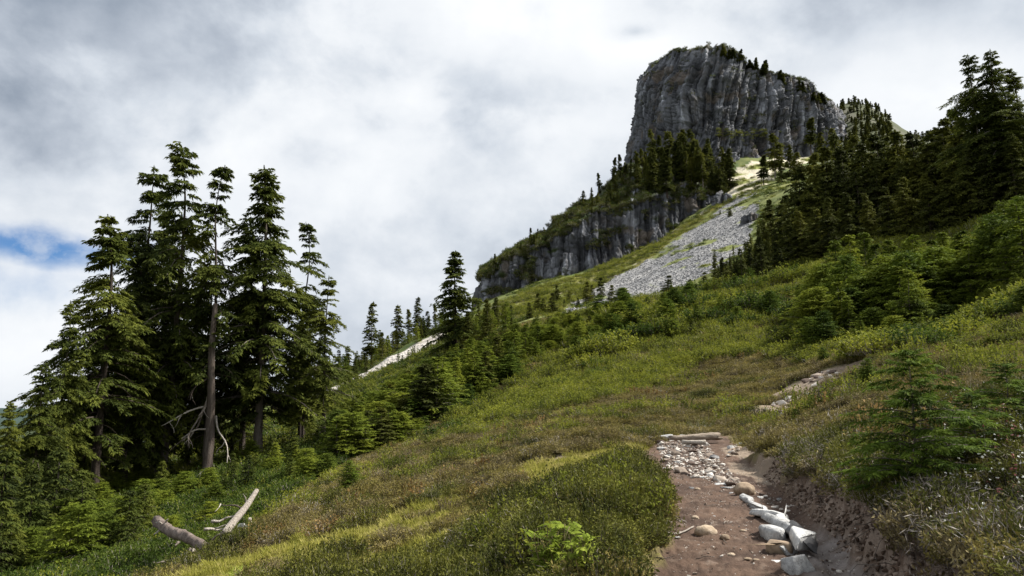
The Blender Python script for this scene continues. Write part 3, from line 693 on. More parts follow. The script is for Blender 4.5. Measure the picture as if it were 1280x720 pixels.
rnd = random.Random(5)
NOBJ = [0]
def tree(name, pname, x, y, z, hgt, label, group=None, cat='tree', wide=1.0, rz=None, small=False, lean=(0, 0), pmat=None):
    tm, cm, H = PROTO[pname]
    s = hgt / H; rz = rnd.uniform(0, 6.28) if rz is None else rz
    rot = (lean[0] + rnd.gauss(0, .015), lean[1] + rnd.gauss(0, .015), rz); sc = (s * wide, s * wide, s)
    if small:
        o = link(name, mono(pname), None, (x, y, z), rot, sc); tag(o, label, cat, group); return o
    e = bpy.data.objects.new(name, None); COL.objects.link(e); e.empty_display_size = .3
    e.location = (x, y, z); e.rotation_euler = rot; e.scale = sc
    tag(e, label, cat, group)
    link('trunk', tm, e); link('crown', cm, e)
    return e
def tree_px(name, pname, u, vtop, d, label, group=None, vbase=None, **kw):
    "a tree whose tip stands in the photograph's column u and row vtop when it grows at distance d"
    x = ray(u, vtop)[0] * d
    z = H1(x, d) - .1 if vbase is None else P(u, vbase, d)[2]
    top = P(u, vtop, d)[2]
    return tree(name, pname, x, d, z, max(top - z, .5), label, group, **kw)

LEFT = 'tall mountain hemlocks in the left hand group'
HL = [  # proto, u, vtop, d, wide, label
 ('hemlock2', 147, 266, 53, 1.05, 'thick dark hemlock on the left side of the group, second stepped crown from the left'),
 ('hemlock0', 200, 213, 63, .85, 'thin topped hemlock just left of the tallest tree of the left group'),
 ('hemlock1', 232, 183, 60, .95, 'tallest hemlock of the left group, its dark tip above all the others'),
 ('hemlock3', 279, 206, 58, .85, 'hemlock with long bare pale trunk and hooked tip, in the middle of the left group'),
 ('full_hemlock', 341, 205, 61, 1.0, 'broad full hemlock with dense crown, on the right of the left group'),
 ('hemlock3', 386, 277, 68, .85, 'slim half bare hemlock behind the broad full one'),
 ('hemlock0', 412, 345, 62, .95, 'hemlock with drooping arms, rightmost of the left group'),
 ('hemlock4', 92, 376, 50, .85, 'shorter hemlock on the outer left of the group, against the white cloud'),
 ('full_hemlock', 55, 452, 46, .85, 'low wide hemlock sloping down at the left edge of the group'),
 ('hemlock4', 178, 300, 58, .9, 'dark hemlock filling the space left of the tallest tree, lower than its neighbours'),
 ('hemlock2', 318, 285, 66, .85, 'hemlock half hidden behind the broad full one, its top to the left of it'),
 ('hemlock4', 250, 330, 66, .95, 'hemlock behind the twin trunks in the middle of the left group'),
 ('full_hemlock', 120, 420, 55, .8, 'bushy hemlock low in the left part of the group, behind the thick trunk'),
 ('hemlock2', 385, 390, 64, .8, 'short hemlock between the broad full one and the rightmost'),
 ('hemlock2', 215, 262, 66, .9, 'dark hemlock filling the gap behind the two tallest of the left group'),
 ('hemlock4', 300, 380, 68, .9, 'low crowned hemlock behind the broad full one, showing to its left'),
 ('full_hemlock', 90, 470, 58, .9, 'deep green hemlock in the back of the left group, near its outer end'),
 ('full_hemlock', 160, 405, 70, .9, 'added hemlock for shade deep behind the left half of the group'),  # this and the next two hemlocks added behind to darken the interior
 ('full_hemlock', 262, 420, 72, .9, 'added hemlock for shade low behind the twin trunks'),
 ('full_hemlock', 372, 430, 72, .85, 'added hemlock for shade low behind the slim half bare one'),
 ('full_hemlock', 205, 440, 62, .8, 'bushy hemlock low between the thick trunk and the twin trunks'),
 ('full_hemlock', 15, 500, 44, .8, 'low dark hemlock at the left edge of the photograph'),
]
for i, (pn_, u, v, d, wd, lab) in enumerate(HL):
    tree_px('hemlock_tree', pn_, u, v, d, lab, LEFT, wide=wd * 1.1, rz=i * 1.3)
# lower firs and young trees under the left group
for (u, v, d, pn_, lab) in [(8, 560, 36, 'drooping_fir', 'green fir at the lower left edge of the photograph'), (42, 590, 34, 'drooping_fir', 'small fir with layered boughs, second from the lower left edge'),
        (75, 560, 39, 'drooping_fir', 'fir with yellowish boughs below the low hemlock at the left'), (105, 585, 38, 'drooping_fir', 'dark young fir left of the thick left trunk'),
        (20, 640, 30, 'drooping_fir', 'lowest small fir in the bottom left corner'), (205, 575, 50, 'drooping_fir', 'low fir between the thick left trunk and the twin trunks'),
        (232, 590, 46, 'bushy_fir2', 'spreading low fir left of the twin trunks'), (292, 565, 50, 'drooping_fir', 'low fir right of the twin trunks'),
        (345, 553, 52, 'sapling1', 'tiered young fir right of the broad hemlock trunk'), (372, 556, 50, 'sapling0', 'tiered young fir standing alone on the green slope'),
        (312, 592, 44, 'bushy_fir0', 'low spreading fir behind the leaning pole'), (270, 605, 42, 'bushy_fir2', 'low dark fir bush below the twin trunks'), (215, 645, 33, 'bushy_fir0', 'dark round fir bush beneath the fallen trunk'),
        (180, 600, 44, 'bushy_fir2', 'low dark fir bush right of the thick left trunk'), (140, 640, 40, 'drooping_fir', 'low fir growing at the foot of the thick left trunk'),
        (65, 640, 34, 'drooping_fir', 'small fir at the lower left, behind the lowest one'), (395, 530, 62, 'drooping_fir', 'dark fir below the pale rocks on the left slope'), (255, 570, 58, 'drooping_fir', 'dark fir behind the twin trunks')]:
    tree_px('young_fir', pn_, u, v, d, lab, 'young firs under the left group', wide=1.25)
rb_ = random.Random(77); hx = []
for i in range(95):
    d = rb_.uniform(29, 60); u = rb_.uniform(-20, 330 if d < 36 else 420); x = ray(u, 600)[0] * d
    if d < 34 and 170 < u < 340: continue
    hx.append((x, d, rb_.uniform(.8, 1.9) * (1.3 if u < 180 else 1), u))
hz_ = height(np.array([q[0] for q in hx]), np.array([q[1] for q in hx]))
for i, ((x, d, h, u), z) in enumerate(zip(hx, hz_)):
    tree('low_fir', ['bushy_fir0', 'bushy_fir2', 'drooping_fir'][i % 3], x, d, z - .1, h * (1.4 if i % 3 == 2 else 1), 'low spreading fir bush in the undergrowth under the left tree group', 'low firs in the left hollow', wide=1.3)
def th2(r):
    u = r.uniform(425, 720); lo = np.interp(u, [425, 500, 600, 720], [45, 49, 60, 82]); hi = np.interp(u, [425, 500, 600, 720], [72, 88, 92, 100]); d = lo + (hi - lo) * r.random() ** 1.2
    return ray(u, 450)[0] * d, d, r.uniform(1.3, 2.6) * (1 if u < 640 else .6), u
rt_ = random.Random(55); q_ = [th2(rt_) for _ in range(150)]; z_ = height(np.array([a[0] for a in q_]), np.array([a[1] for a in q_]))
for i, ((x, d, h, u), z) in enumerate(zip(q_, z_)):
    tree('low_fir', ['sapling0', 'bushy_fir0', 'sapling2', 'bushy_fir1'][i % 4], x, d, z - .1, h, 'low fir filling the mid slope thicket', 'low firs of the mid slope thicket', wide=rt_.uniform(1.3, 1.9), small=d > 60)
# distinct mid-distance trees
tree_px('hemlock_tree', 'lone_hemlock', 571, 313, 118, 'lone dark hemlock with pointed crown standing on the slope at mid distance', wide=1.25, rz=.5)
for u, v, d, lab in [(466, 377, 190, 'tall narrow fir standing by itself on the skyline right of the left group'), (498, 381, 188, 'left one of the three skyline firs beside the lone hemlock'),
                     (512, 386, 190, 'lower middle one of the three skyline firs beside the lone hemlock'), (523, 371, 186, 'tallest of the three skyline firs beside the lone hemlock'), (545, 381, 185, 'thin fir just left of the lone dark hemlock'),
                     (435, 432, 175, 'short fir on the skyline left of the tall narrow one'), (412, 452, 165, 'thin fir on the skyline close to the left group')]:
    tree_px('skyline_fir', 'slim_fir%d' % (int(u) % 3), u, v, d, lab, 'firs on the far left skyline', wide=1.25)
# ------------------------------------------------------------------ young firs on the slope below the cliffs
def fill(n, dom, minsep, seed=0):
    "n points in plan spread over a region given by dom(rng) with a least spacing"
    r = random.Random(seed); out = []; tries = 0
    while len(out) < n and tries < n * 60:
        tries += 1
        x, y, h, k = dom(r)
        ms = minsep * math.sqrt(h)
        if all((x - a) ** 2 + (y - b) ** 2 > ms * ms for a, b, *_ in out): out.append((x, y, h, k))
    return out
def thicket(r):
    u = r.uniform(425, 770); lo = np.interp(u, [425, 500, 600, 680, 770], [46, 50, 62, 78, 88]); hi = np.interp(u, [425, 500, 600, 680, 770], [85, 100, 112, 108, 100])
    d = lo + (hi - lo) * r.random(); x = ray(u, 450)[0] * d
    h = r.uniform(2.0, 4.4) * np.interp(u, [425, 560, 620, 690, 770], [1.3, 1.3, 1.15, .65, .3]); return x, d, h, u
pts = fill(300, thicket, .52, 3); xs = np.array([p[0] for p in pts]); ys = np.array([p[1] for p in pts]); zz = height(xs, ys)
for (x, y, h, u), z in zip(pts, zz):
    vt = np.interp(u, [425, 500, 545, 600, 650, 700, 770], [506, 470, 446, 420, 402, 390, 380]) - rnd.uniform(-14, 5); h = max(.8, min(h, P(u, vt, y)[2] - z, 9 if u > 520 else 2.9)); k = rnd.random(); pn_ = 'bushy_fir0' if k < .16 else 'bushy_fir2' if k < .2 else 'sapling%d' % rnd.randrange(4) if k < .78 else 'dark_sapling%d' % rnd.randrange(3)
    tree('thicket_fir', pn_, x, y, z - .1, h, 'young green fir packed in the dense thicket below the meadow edge' if u < 640 else 'young green fir in the upper, thinner end of the thicket', 'firs of the mid slope thicket', wide=rnd.uniform(1.2, 1.7) if h > 3 else 1.6, small=y > 75)
def farband(r):
    u = r.uniform(395, 640); d = r.uniform(118, 230) if u < 560 else r.uniform(112, 150); return ray(u, 430)[0] * d, d, r.uniform(2.6, 6.2), u
pts = fill(190, farband, 1.0, 4); xs = np.array([p[0] for p in pts]); ys = np.array([p[1] for p in pts]); zz = height(xs, ys)
sk = inpoly(xs, ys, Z_scree2)
for (x, y, h, u), z, q in zip(pts, zz, sk):
    if q and rnd.random() < .85: continue
    if u < 565 and y < np.interp(u, [395, 430, 560], [120, 128, 165]): h *= .4
    tree('slope_fir', ('sapling%d' if rnd.random() < .6 else 'dark_sapling%d') % rnd.randrange(3), x, y, z - .1, h * (.8 if q else 1), 'small fir on the far slope left of the lone dark hemlock' if u < 560 else 'small fir on the far slope right of the lone dark hemlock', 'small firs on the far slope', wide=rnd.uniform(.8, 1.15), small=True)
# firs along the crest and on the scree (column, tip row, distance, label)
for u, v, d, wd, lab in [(764, 356, 150, 1.0, 'dark cone shaped fir at the foot of the scree'), (734, 352, 170, 1.1, 'pair-like dark fir on the left edge of the scree'), (740, 356, 172, 1.0, 'shorter dark fir touching the one on the scree edge'),
        (751, 347, 178, .9, 'small dark fir above the pair on the scree edge'), (835, 344, 140, 1.1, 'dark fir standing before the grey scree'), (797, 368, 112, 1.2, 'round topped small fir on the meadow crest'),
        (722, 372, 160, 1.0, 'small fir at the lower tip of the scree'), (712, 364, 175, .9, 'thin fir left of the lower tip of the scree'), (696, 356, 185, .9, 'small fir low on the yellow green slope'), (705, 374, 165, .9, 'stubby fir beside the lower tip of the scree'),
        (680, 373, 150, 1, 'fir at the edge of the thicket below the yellow green slope'), (672, 366, 155, 1, 'slim fir at the edge of the thicket'), (662, 378, 140, 1, 'dark slim fir left of the thicket edge'), (690, 366, 148, 1, 'slim dark fir above the thicket'),
        (809, 395, 82, 1.2, 'fir growing among the yellow green bushes on the meadow'), (722, 402, 78, 1.2, 'dark fir at the right end of the thicket'), (720, 420, 72, 1.2, 'darker fir in front at the right end of the thicket'),
        (850, 362, 118, 1, 'fir with spreading boughs on the crest below the scree'), (866, 355, 120, 1, 'small fir on the crest right of the scree'), (880, 340, 125, 1, 'slim fir right of the scree foot'), (893, 332, 128, 1, 'slim fir beside the group at the right of the scree'),
        (885, 358, 105, 1.1, 'yellowish young fir on the crest'), (912, 350, 102, 1.1, 'young fir below the dark group right of the scree'), (900, 263, 275, 1.0, 'small fir at the top of the scree'), (912, 260, 262, 1.2, 'round small fir at the top of the scree'),
        (825, 300, 285, 1.0, 'little fir under the cliff band'), (832, 303, 283, 1.0, 'low fir under the cliff band'), (845, 300, 270, 1.0, 'little fir on the grass strip of the scree'), (858, 292, 282, .9, 'thin fir on the grass strip under the cliff band')]:
    k = ('bushy_fir0' if wd > 1.15 else 'sapling%d' % (int(u) % 4)) if d < 105 else 'dark_sapling%d' % (int(u) % 3)
    tree_px('scattered_fir', k, u, v, d, lab, 'firs dotted over the crest and scree', wide=wd * (1.35 if d > 105 else 1.1), small=d > 130)
# dark wood right of the scree
def ptree(name, protos, rows, grp, labf, **kw):
    for i, (u, v, d) in enumerate(rows):
        tree_px(name, protos[i % len(protos)], u, v, d, labf(u, v, d, i), grp, **kw)
rr = random.Random(8); rows_ = []
for i in range(46):
    u = rr.uniform(888, 1010); d = rr.uniform(96, 165); base_v = None
    x = ray(u, 300)[0] * d; z = H1(x, d); h = rr.uniform(3, 6.5) * np.interp(u, [888, 930, 1000], [.65, 1, 1.2])
    rows_.append((u, x, d, z, h))
for i, (u, x, d, z, h) in enumerate(rows_):
    tree('fir_tree', ['slim_fir1', 'wood_fir0', 'slim_fir0', 'wood_fir1'][i % 4], x, d, z - .1, h, 'small dark fir stepping up the slope right of the scree', 'small dark firs right of the scree', wide=1.0)
WOOD = [(952, 262, 150), (965, 250, 140), (978, 238, 135), (992, 222, 128), (1003, 205, 120), (1018, 196, 124), (1028, 182, 118), (1040, 171, 122), (1052, 178, 114), (1063, 165, 120), (1075, 176, 112), (1088, 168, 118), (1098, 160, 110),
        (1108, 172, 116), (1118, 163, 108), (1128, 176, 114), (1140, 165, 106), (1150, 172, 112), (1160, 158, 104), (1170, 166, 110), (1182, 148, 102), (1190, 138, 104), (1198, 150, 98), (1262, 130, 92), (1225, 130, 94),
        (985, 270, 110), (1000, 262, 106), (1015, 255, 102), (1035, 245, 100), (1058, 240, 98), (1080, 235, 98), (1105, 228, 96), (1130, 225, 94), (1155, 215, 92), (1180, 205, 90), (1205, 185, 88), (1235, 170, 86), (1265, 160, 84),
        (1045, 215, 110), (1070, 210, 108), (1095, 205, 106), (1120, 200, 104), (1145, 195, 102), (1010, 232, 112), (1030, 222, 110)]
for i, (u, v, d) in enumerate(WOOD):
    front = d < 101
    tree_px('fir_tree', 'wood_fir%d' % (i % 4), u + rr.uniform(-3, 3), v + rr.uniform(-6, 6), d, 'dark fir in the front row of the wood on the right' if front else 'dark fir in the upper row of the wood on the right', 'dark firs of the right hand wood', wide=rr.uniform(.85, 1.15))
for u, v, d, wd, pn_, lab in [(1238, 60, 88, 1.15, 'hemlock4', 'tallest ragged hemlock at the top right, with hooked tips'), (1213, 70, 92, 1.05, 'hemlock0', 'ragged hemlock left of the tallest one at the top right'), (1268, 84, 90, 1.15, 'hemlock2', 'ragged hemlock right of the tallest one at the top right'),
                         (1290, 120, 86, 1.1, 'full_hemlock', 'full hemlock at the right edge of the photograph'), (1250, 112, 87, 1.2, 'full_hemlock', 'full dark hemlock below the tallest one at the top right'), (1218, 135, 90, 1.1, 'hemlock2', 'dark hemlock below the ragged pair at the top right')]:
    tree_px('hemlock_tree', pn_, u, v, d, lab, 'ragged hemlocks at the top right', wide=wd)
# far firs on the ledge above the scree
for u, v, vb, d, pn_, lab in [(966, 166, 222, 318, 'slim_fir0', 'grey green fir on the bright ledge under the tower'), (985, 181, 226, 316, 'slim_fir1', 'dark cone shaped fir on the bright ledge under the tower'), (1011, 147, 200, 330, 'slim_fir2', 'tall fir before the right end of the tower'),
                         (953, 194, 240, 300, 'slim_fir2', 'thin bare stemmed fir at the top of the scree gully'), (911, 192, 238, 322, 'slim_fir1', 'rounded dark fir left of the bright gully'), (1025, 165, 205, 325, 'slim_fir1', 'fir right of the tall one before the tower'), (1040, 160, 200, 322, 'slim_fir0', 'fir before the right foot of the tower'),
                         (975, 200, 236, 300, 'slim_fir1', 'low dark fir below the ledge pair'), (996, 190, 230, 300, 'slim_fir0', 'low dark fir at the edge of the wood below the tower')]:
    tree_px('ledge_fir', pn_, u, v, d, lab, 'firs on the ledge under the tower', vbase=vb, wide=1.5, small=True)
# nearest surface point of a rock sheet, used to stand trees on the rock
def on_sheet(V, u, v):
    D = V.reshape(-1, 3); Y = D[:, 1]; zc = D[:, 2] - CZ
    f = CP * Y + SP * zc; uu = 640 + FPX * D[:, 0] / f; vv = 360 - FPX * (-SP * Y + CP * zc) / f
    c = (uu - u) ** 2 + (vv - v) ** 2 + np.maximum(Y - 400, 0) * .0
    near = np.nonzero(c < max(c.min(), 4) * 2.5)[0]
    return D[near[np.argmin(Y[near])]]
print('cliff trees...')
rr = random.Random(21); RG = 'firs growing along the cliff band'
for i in range(62):     # wooded shelf between cliff band and tower
    u = rr.uniform(795, 912); vb = rr.uniform(206, 242) + .12 * (850 - u) * (u < 850)
    p = on_sheet(LV, u, vb); hpx = rr.uniform(32, 58) * np.interp(u, [795, 820, 870, 912], [.7, 1.15, 1.1, .8])
    tree('shelf_fir', 'slim_fir%d' % rr.randrange(3), p[0], p[1], p[2] - .8, hpx * p[1] / FPX, 'fir in the wooded shelf between the cliff band and the tower', 'firs of the wooded shelf', wide=rr.uniform(.95, 1.4), small=True)
for i in range(62):     # ridge line descending to the left
    u = 608 + 190 * rr.random() ** .8; t = rr.random() ** 1.5
    vr = np.interp(u, [606, 650, 690, 728, 765, 800], [340, 308, 282, 252, 224, 205]); vl = np.interp(u, [606, 640, 680, 720, 755, 800], [348, 325, 304, 282, 262, 250])
    p = on_sheet(LV, u, vr + (vl - vr) * t * .9); hpx = rr.uniform(8, 17) * np.interp(u, [606, 720, 800], [.7, 1.1, 1.5])
    tree('ridge_fir', 'slim_fir%d' % rr.randrange(3), p[0], p[1], p[2] - .4, hpx * p[1] / FPX, 'small fir on the descending ridge above the cliff band', 'firs on the descending ridge', wide=rr.uniform(1.0, 1.6), small=True)
for u, v, lab in [(617, 312, 'bare little tree at the low left end of the ridge'), (661, 281, 'thin tree sticking up alone from the lower ridge'), (747, 210, 'pale thin tree sticking up from the middle of the ridge'), (768, 190, 'taller thin tree on the upper ridge'), (776, 186, 'thin snag beside the taller tree of the upper ridge')]:
    vr = np.interp(u, [606, 650, 690, 728, 765, 800], [340, 308, 282, 252, 224, 205])
    p = on_sheet(LV, u, vr + 3); tree('ridge_fir', 'slim_fir2', p[0], p[1], p[2] - .5, (vr + 3 - v) * p[1] / FPX, lab, RG, wide=1.2, small=True)
TG = 'little firs on the rim of the tower'
for i in range(56):
    u = rr.choice([rr.uniform(890, 932), rr.uniform(934, 962), rr.uniform(893, 960), rr.uniform(975, 984), rr.uniform(1000, 1042), rr.uniform(1005, 1040)]) if i > 6 else rr.uniform(838, 890)
    vr = np.interp(u, [822, 845, 868, 905, 935, 966, 1000, 1026, 1042], [82, 66, 63, 64, 78, 92, 108, 122, 140])
    hpx = rr.uniform(9, 20) if u > 890 else rr.uniform(3, 6)
    p = on_sheet(TV, u, vr + rr.uniform(-1, 6)); tree('rim_fir', 'slim_fir%d' % rr.randrange(3), p[0], p[1] + 1, p[2] - .5, hpx * p[1] / FPX, 'little fir on the flat top edge of the rock tower' if u < 970 else 'little fir on the stepped right edge of the rock tower', TG, wide=rr.uniform(1.2, 2.2), small=True)
for i in range(240):
    u = rr.uniform(1046, 1112); d = rr.uniform(345, 482); vr = np.interp(u, [1048, 1062, 1085, 1100, 1115], [132, 126, 124, 138, 152])
    x = ray(u, 140)[0] * d; z = H1(x, d)
    tree('knoll_fir', 'slim_fir%d' % rr.randrange(3), x, d, z - .3, rr.uniform(2.5, 5.5), 'fir on the wooded knoll right of the tower', 'firs of the knoll behind the wood', wide=rr.uniform(1.3, 2), small=True)
# bushy thicket on the right
RB = [(1063, 289, 56), (1042, 300, 58), (1080, 283, 60), (1052, 320, 52), (1095, 305, 56), (1030, 330, 54), (1110, 300, 60), (1140, 293, 62), (1160, 300, 58), (1128, 315, 54), (1180, 290, 60), (1200, 300, 56), (1232, 296, 54), (1215, 318, 50), (1250, 315, 48), (1190, 330, 50),
      (1160, 335, 50), (1130, 345, 48), (1100, 335, 50), (1075, 345, 48), (1045, 352, 47), (1020, 360, 50), (1230, 345, 45), (1262, 340, 42), (1285, 330, 42), (1205, 360, 43), (1175, 365, 43), (1145, 378, 41), (1115, 375, 42), (1090, 385, 41), (1075, 400, 40), (1120, 398, 38),
      (1150, 402, 38), (1180, 395, 39), (1215, 385, 40), (1245, 375, 39), (1270, 370, 38), (1015, 350, 58), (1000, 355, 62), (1290, 395, 32), (1170, 318, 55), (1240, 330, 50), (1060, 370, 45), (1275, 310, 50), (1030, 345, 60), (1100, 360, 46), (1195, 345, 48), (1260, 355, 43)]
for i, (u, v, d) in enumerate(RB):
    pn_ = 'sapling%d' % (i % 4) if i in (0, 1, 2, 6, 12, 7) or i % 2 == 0 else ('bushy_fir1' if i % 5 == 3 and u < 1120 else 'bushy_fir%d' % (0 if i % 2 else 2))
    x = ray(u, v)[0] * d; z = H1(x, d) - .1; h = max(P(u, v, d)[2] - z, 1.5)
    tree('bushy_fir', pn_, x, d, z, min(h, 6.5), 'pointed light green fir at the left end of the right hand thicket' if i in (0, 1, 2) else 'bushy green fir in the upper part of the right hand thicket' if v < 345 else 'bushy green fir in the lower part of the right hand thicket', 'bushy firs of the right hand thicket', wide=(max(.8, min(1.6, 5.5 / h)) if 'bushy' in pn_ else 1.35) * (1.0 if i > 2 else .85))
for i in range(26):
    u = rr.uniform(1085, 1175); d = rr.uniform(250, 400); x = ray(u, 150)[0] * d
    tree('crest_fir', 'dark_sapling%d' % rr.randrange(3), x, d, H1(x, d) - .3, rr.uniform(2.5, 6), 'small fir on the grey crest between knoll and wood', 'firs on the grey crest', wide=rr.uniform(1.1, 1.6), small=True)
rq = random.Random(12)
for ul, dl, hl, n, pn2, lb_, gr_ in [((735, 1005), (66, 101), (1.3, 3.0), 46, ('bushy_fir1', 'sapling1', 'bushy_fir0', 'bushy_fir1'), 'yellow green bushy fir below the meadow crest', 'firs below the meadow crest'),
                                ((1085, 1300), (40, 58), (3.2, 5.2), 34, ('bushy_fir1', 'sapling3', 'bushy_fir0', 'sapling1'), 'bright green fir standing among the right hand thicket', 'bright firs of the right hand thicket'),
                                ((1010, 1090), (43, 52), (1.6, 3.2), 12, ('bushy_fir1', 'sapling0'), 'light green fir at the left foot of the right hand thicket', 'light firs at the thicket foot')]:
    q = [(ray(u, 400)[0] * d, d, rq.uniform(*hl)) for u, d in [(rq.uniform(*ul), rq.uniform(*dl)) for _ in range(n)]]
    zz = height(np.array([a[0] for a in q]), np.array([a[1] for a in q]))
    for i, ((x, y, h), z) in enumerate(zip(q, zz)):
        tree('bushy_fir', pn2[i % len(pn2)], x, y, z - .1, h, lb_, gr_, wide=rq.uniform(1.1, 1.6), small=y > 70)
# foreground young firs
p = G(1150, 618); tree('near_fir', 'near_sapling', p[0], p[1], p[2] - .02, 1.28, 'young green fir with feathery layered boughs growing on the bank right of the trail', None, wide=1.2, rz=1.0)
p = G(1200, 600); tree('near_fir', 'near_sapling', p[0] + .25, p[1] + .1, p[2] - .02, .8, 'low spreading young fir on the bank, right beside the taller feathery one', None, wide=1.5, rz=4)
p = G(1262, 560); tree('near_fir', 'near_sapling', p[0], p[1], p[2] - .02, .95, 'small light green young fir at the right edge of the photograph', None, wide=1.5, rz=2.2)
for u, v, h, lab in [(1015, 505, .55, 'knee high young fir on the heather above the trail'), (1030, 445, .9, 'light green seedling fir below the thicket'), (1085, 470, .8, 'small pale seedling fir behind the feathery one'), (437, 600, .9, 'small yellow green fir on the left edge of the meadow'), (995, 520, .45, 'tiny fir among the heather right of the log')]:
    p = G(u, v + 12); tree('seedling_fir', 'bushy_fir1' if u in (1030, 437, 1085) else 'near_sapling', p[0], p[1], p[2] - .02, h, lab, 'seedling firs in the heather', wide=1.2)

exec_rest = True
# ------------------------------------------------------------------ instanced ground cover
def scatter(name, pts, rots, scales, idx, meshes, kind='stuff'):
    me = bpy.data.meshes.new(name); me.vertices.add(len(pts)); me.vertices.foreach_set('co', np.asarray(pts, np.float32).ravel())
    a = me.attributes.new('rot', 'FLOAT_VECTOR', 'POINT'); a.data.foreach_set('vector', np.asarray(rots, np.float32).ravel())
    a = me.attributes.new('sca', 'FLOAT_VECTOR', 'POINT'); a.data.foreach_set('vector', np.asarray(scales, np.float32).ravel())
    a = me.attributes.new('idx', 'INT', 'POINT'); a.data.foreach_set('value', np.asarray(idx, np.int32))
    me.update()
    c = bpy.data.collections.new(name + '_pieces')
    for i, m in enumerate(meshes):
        o = bpy.data.objects.new('%s_piece_%02d' % (name, i), m); c.objects.link(o)
    o = link(name, me); tag(o, kind=kind)
    ng = bpy.data.node_groups.new(name, 'GeometryNodeTree')
    ng.interface.new_socket('Geometry', in_out='INPUT', socket_type='NodeSocketGeometry'); ng.interface.new_socket('Geometry', in_out='OUTPUT', socket_type='NodeSocketGeometry')
    N = ng.nodes; gi, go = N.new('NodeGroupInput'), N.new('NodeGroupOutput')
    ci = N.new('GeometryNodeCollectionInfo'); ci.inputs[0].default_value = c; ci.inputs['Separate Children'].default_value = True; ci.inputs['Reset Children'].default_value = True
    ip = N.new('GeometryNodeInstanceOnPoints'); ip.inputs['Pick Instance'].default_value = True
    def na(n_, t):
        q = N.new('GeometryNodeInputNamedAttribute'); q.data_type = t; q.inputs[0].default_value = n_
        return [s for s in q.outputs if s.enabled and s.name == 'Attribute'][0]
    Lk = ng.links.new
    Lk(gi.outputs[0], ip.inputs['Points']); Lk(ci.outputs[0], ip.inputs['Instance']); Lk(na('idx', 'INT'), ip.inputs['Instance Index'])
    er = N.new('FunctionNodeEulerToRotation'); Lk(na('rot', 'FLOAT_VECTOR'), er.inputs[0]); Lk(er.outputs[0], ip.inputs['Rotation'])
    Lk(na('sca', 'FLOAT_VECTOR'), ip.inputs['Scale']); Lk(ip.outputs[0], go.inputs[0])
    md = o.modifiers.new('scatter', 'NODES'); md.node_group = ng
    return o
def tuft(seed, n=44, rad=.17, h=.26, k=7, bl=.05, bw=.014, splay=.5, m=None, stems=True, tipc=.3, stem_mat=None, up=.8):
    "a tuft of fine upright sprigs"
    rs = np.random.RandomState(seed); a = rs.rand(n) * 6.283; r = rad * np.sqrt(rs.rand(n))
    b = np.stack([r * np.cos(a), r * np.sin(a), 0 * r], 1); hh = h * rs.uniform(.6, 1.1, n) * (1 - .35 * (r / rad) ** 2)
    d = np.stack([np.cos(a) * splay * r / rad, np.sin(a) * splay * r / rad, np.ones(n)], 1) + rs.normal(scale=.16, size=(n, 3)); d /= np.linalg.norm(d, axis=1)[:, None]
    ci = np.repeat(np.arange(n), k); f = (np.tile(np.arange(k), n) + rs.rand(n * k)) / k; f = .25 + .75 * f
    B = b[ci] + d[ci] * (hh[ci] * f)[:, None]
    D = rs.normal(size=(n * k, 3)) * .8 + d[ci] * up; D /= np.linalg.norm(D, axis=1)[:, None]
    V, F = blades(B, D, bl * rs.uniform(.6, 1.2, n * k), bw * rs.uniform(.7, 1.3, n * k), .8, rs)
    tip = np.repeat((f > .8) * rs.rand(n * k) * tipc, 4)
    mi = np.zeros(len(F))
    if stems:
        V2, F2 = blades(b, d, hh * .95, np.full(n, bw * .45), .5, rs); V = np.concatenate([V, V2]); F = np.concatenate([F, F2 + len(V) - len(V2)]); tip = np.concatenate([tip, np.zeros(len(V2))]); mi = np.concatenate([mi, np.ones(len(F2))])
    return mesh('tuft', V, F, [m, stem_mat or M_dead], {'tip': tip}, midx=mi)
M_heather = foliage('heather_sprigs', [(.065, .058, .016), (.172, .148, .040), (.28, .23, .075)], .8, .45, .22, tipcol=(.15, .11, .035), fine=4)
M_darkheather = foliage('dark_green_heather', [(.022, .028, .007), (.075, .080, .015), (.15, .148, .026)], 1.2, .4, .22, tipcol=(.11, .12, .025), fine=5)
M_brown = foliage('dry_brown_heather', [(.07, .056, .027), (.15, .12, .054), (.235, .195, .095)], 1, .6, .15, tipcol=(.21, .18, .08), fine=6)
M_bush = foliage('huckleberry_leaves', [(.045, .060, .009), (.13, .152, .018), (.225, .235, .028)], .9, .6, .35, tipcol=(.26, .26, .035), fine=5)
M_lush = foliage('green_undergrowth', [(.018, .034, .006), (.045, .074, .012), (.095, .125, .018)], .7, .6, .35, tipcol=(.12, .16, .025), fine=4)
M_grass = foliage('short_grass', [(.15, .15, .028), (.27, .26, .045), (.38, .33, .12)], 1.2, .5, .35, tipcol=(.3, .28, .1), fine=6)
M_orange = foliage('rusty_leaves', [(.10, .065, .02), (.19, .12, .04), (.28, .19, .08)], 2, .6, .3)
M_twig = simple('grey_heather_twigs', [(.07, .055, .045), (.17, .145, .125), (.30, .27, .24)], 8, .9)
M_white = simple('white_flower', [(.6, .6, .55), (.75, .75, .7), (.85, .85, .8)], 8, .7)
M_pink = simple('pink_flower', [(.30, .10, .10), (.45, .17, .17), (.6, .3, .3)], 8, .7)
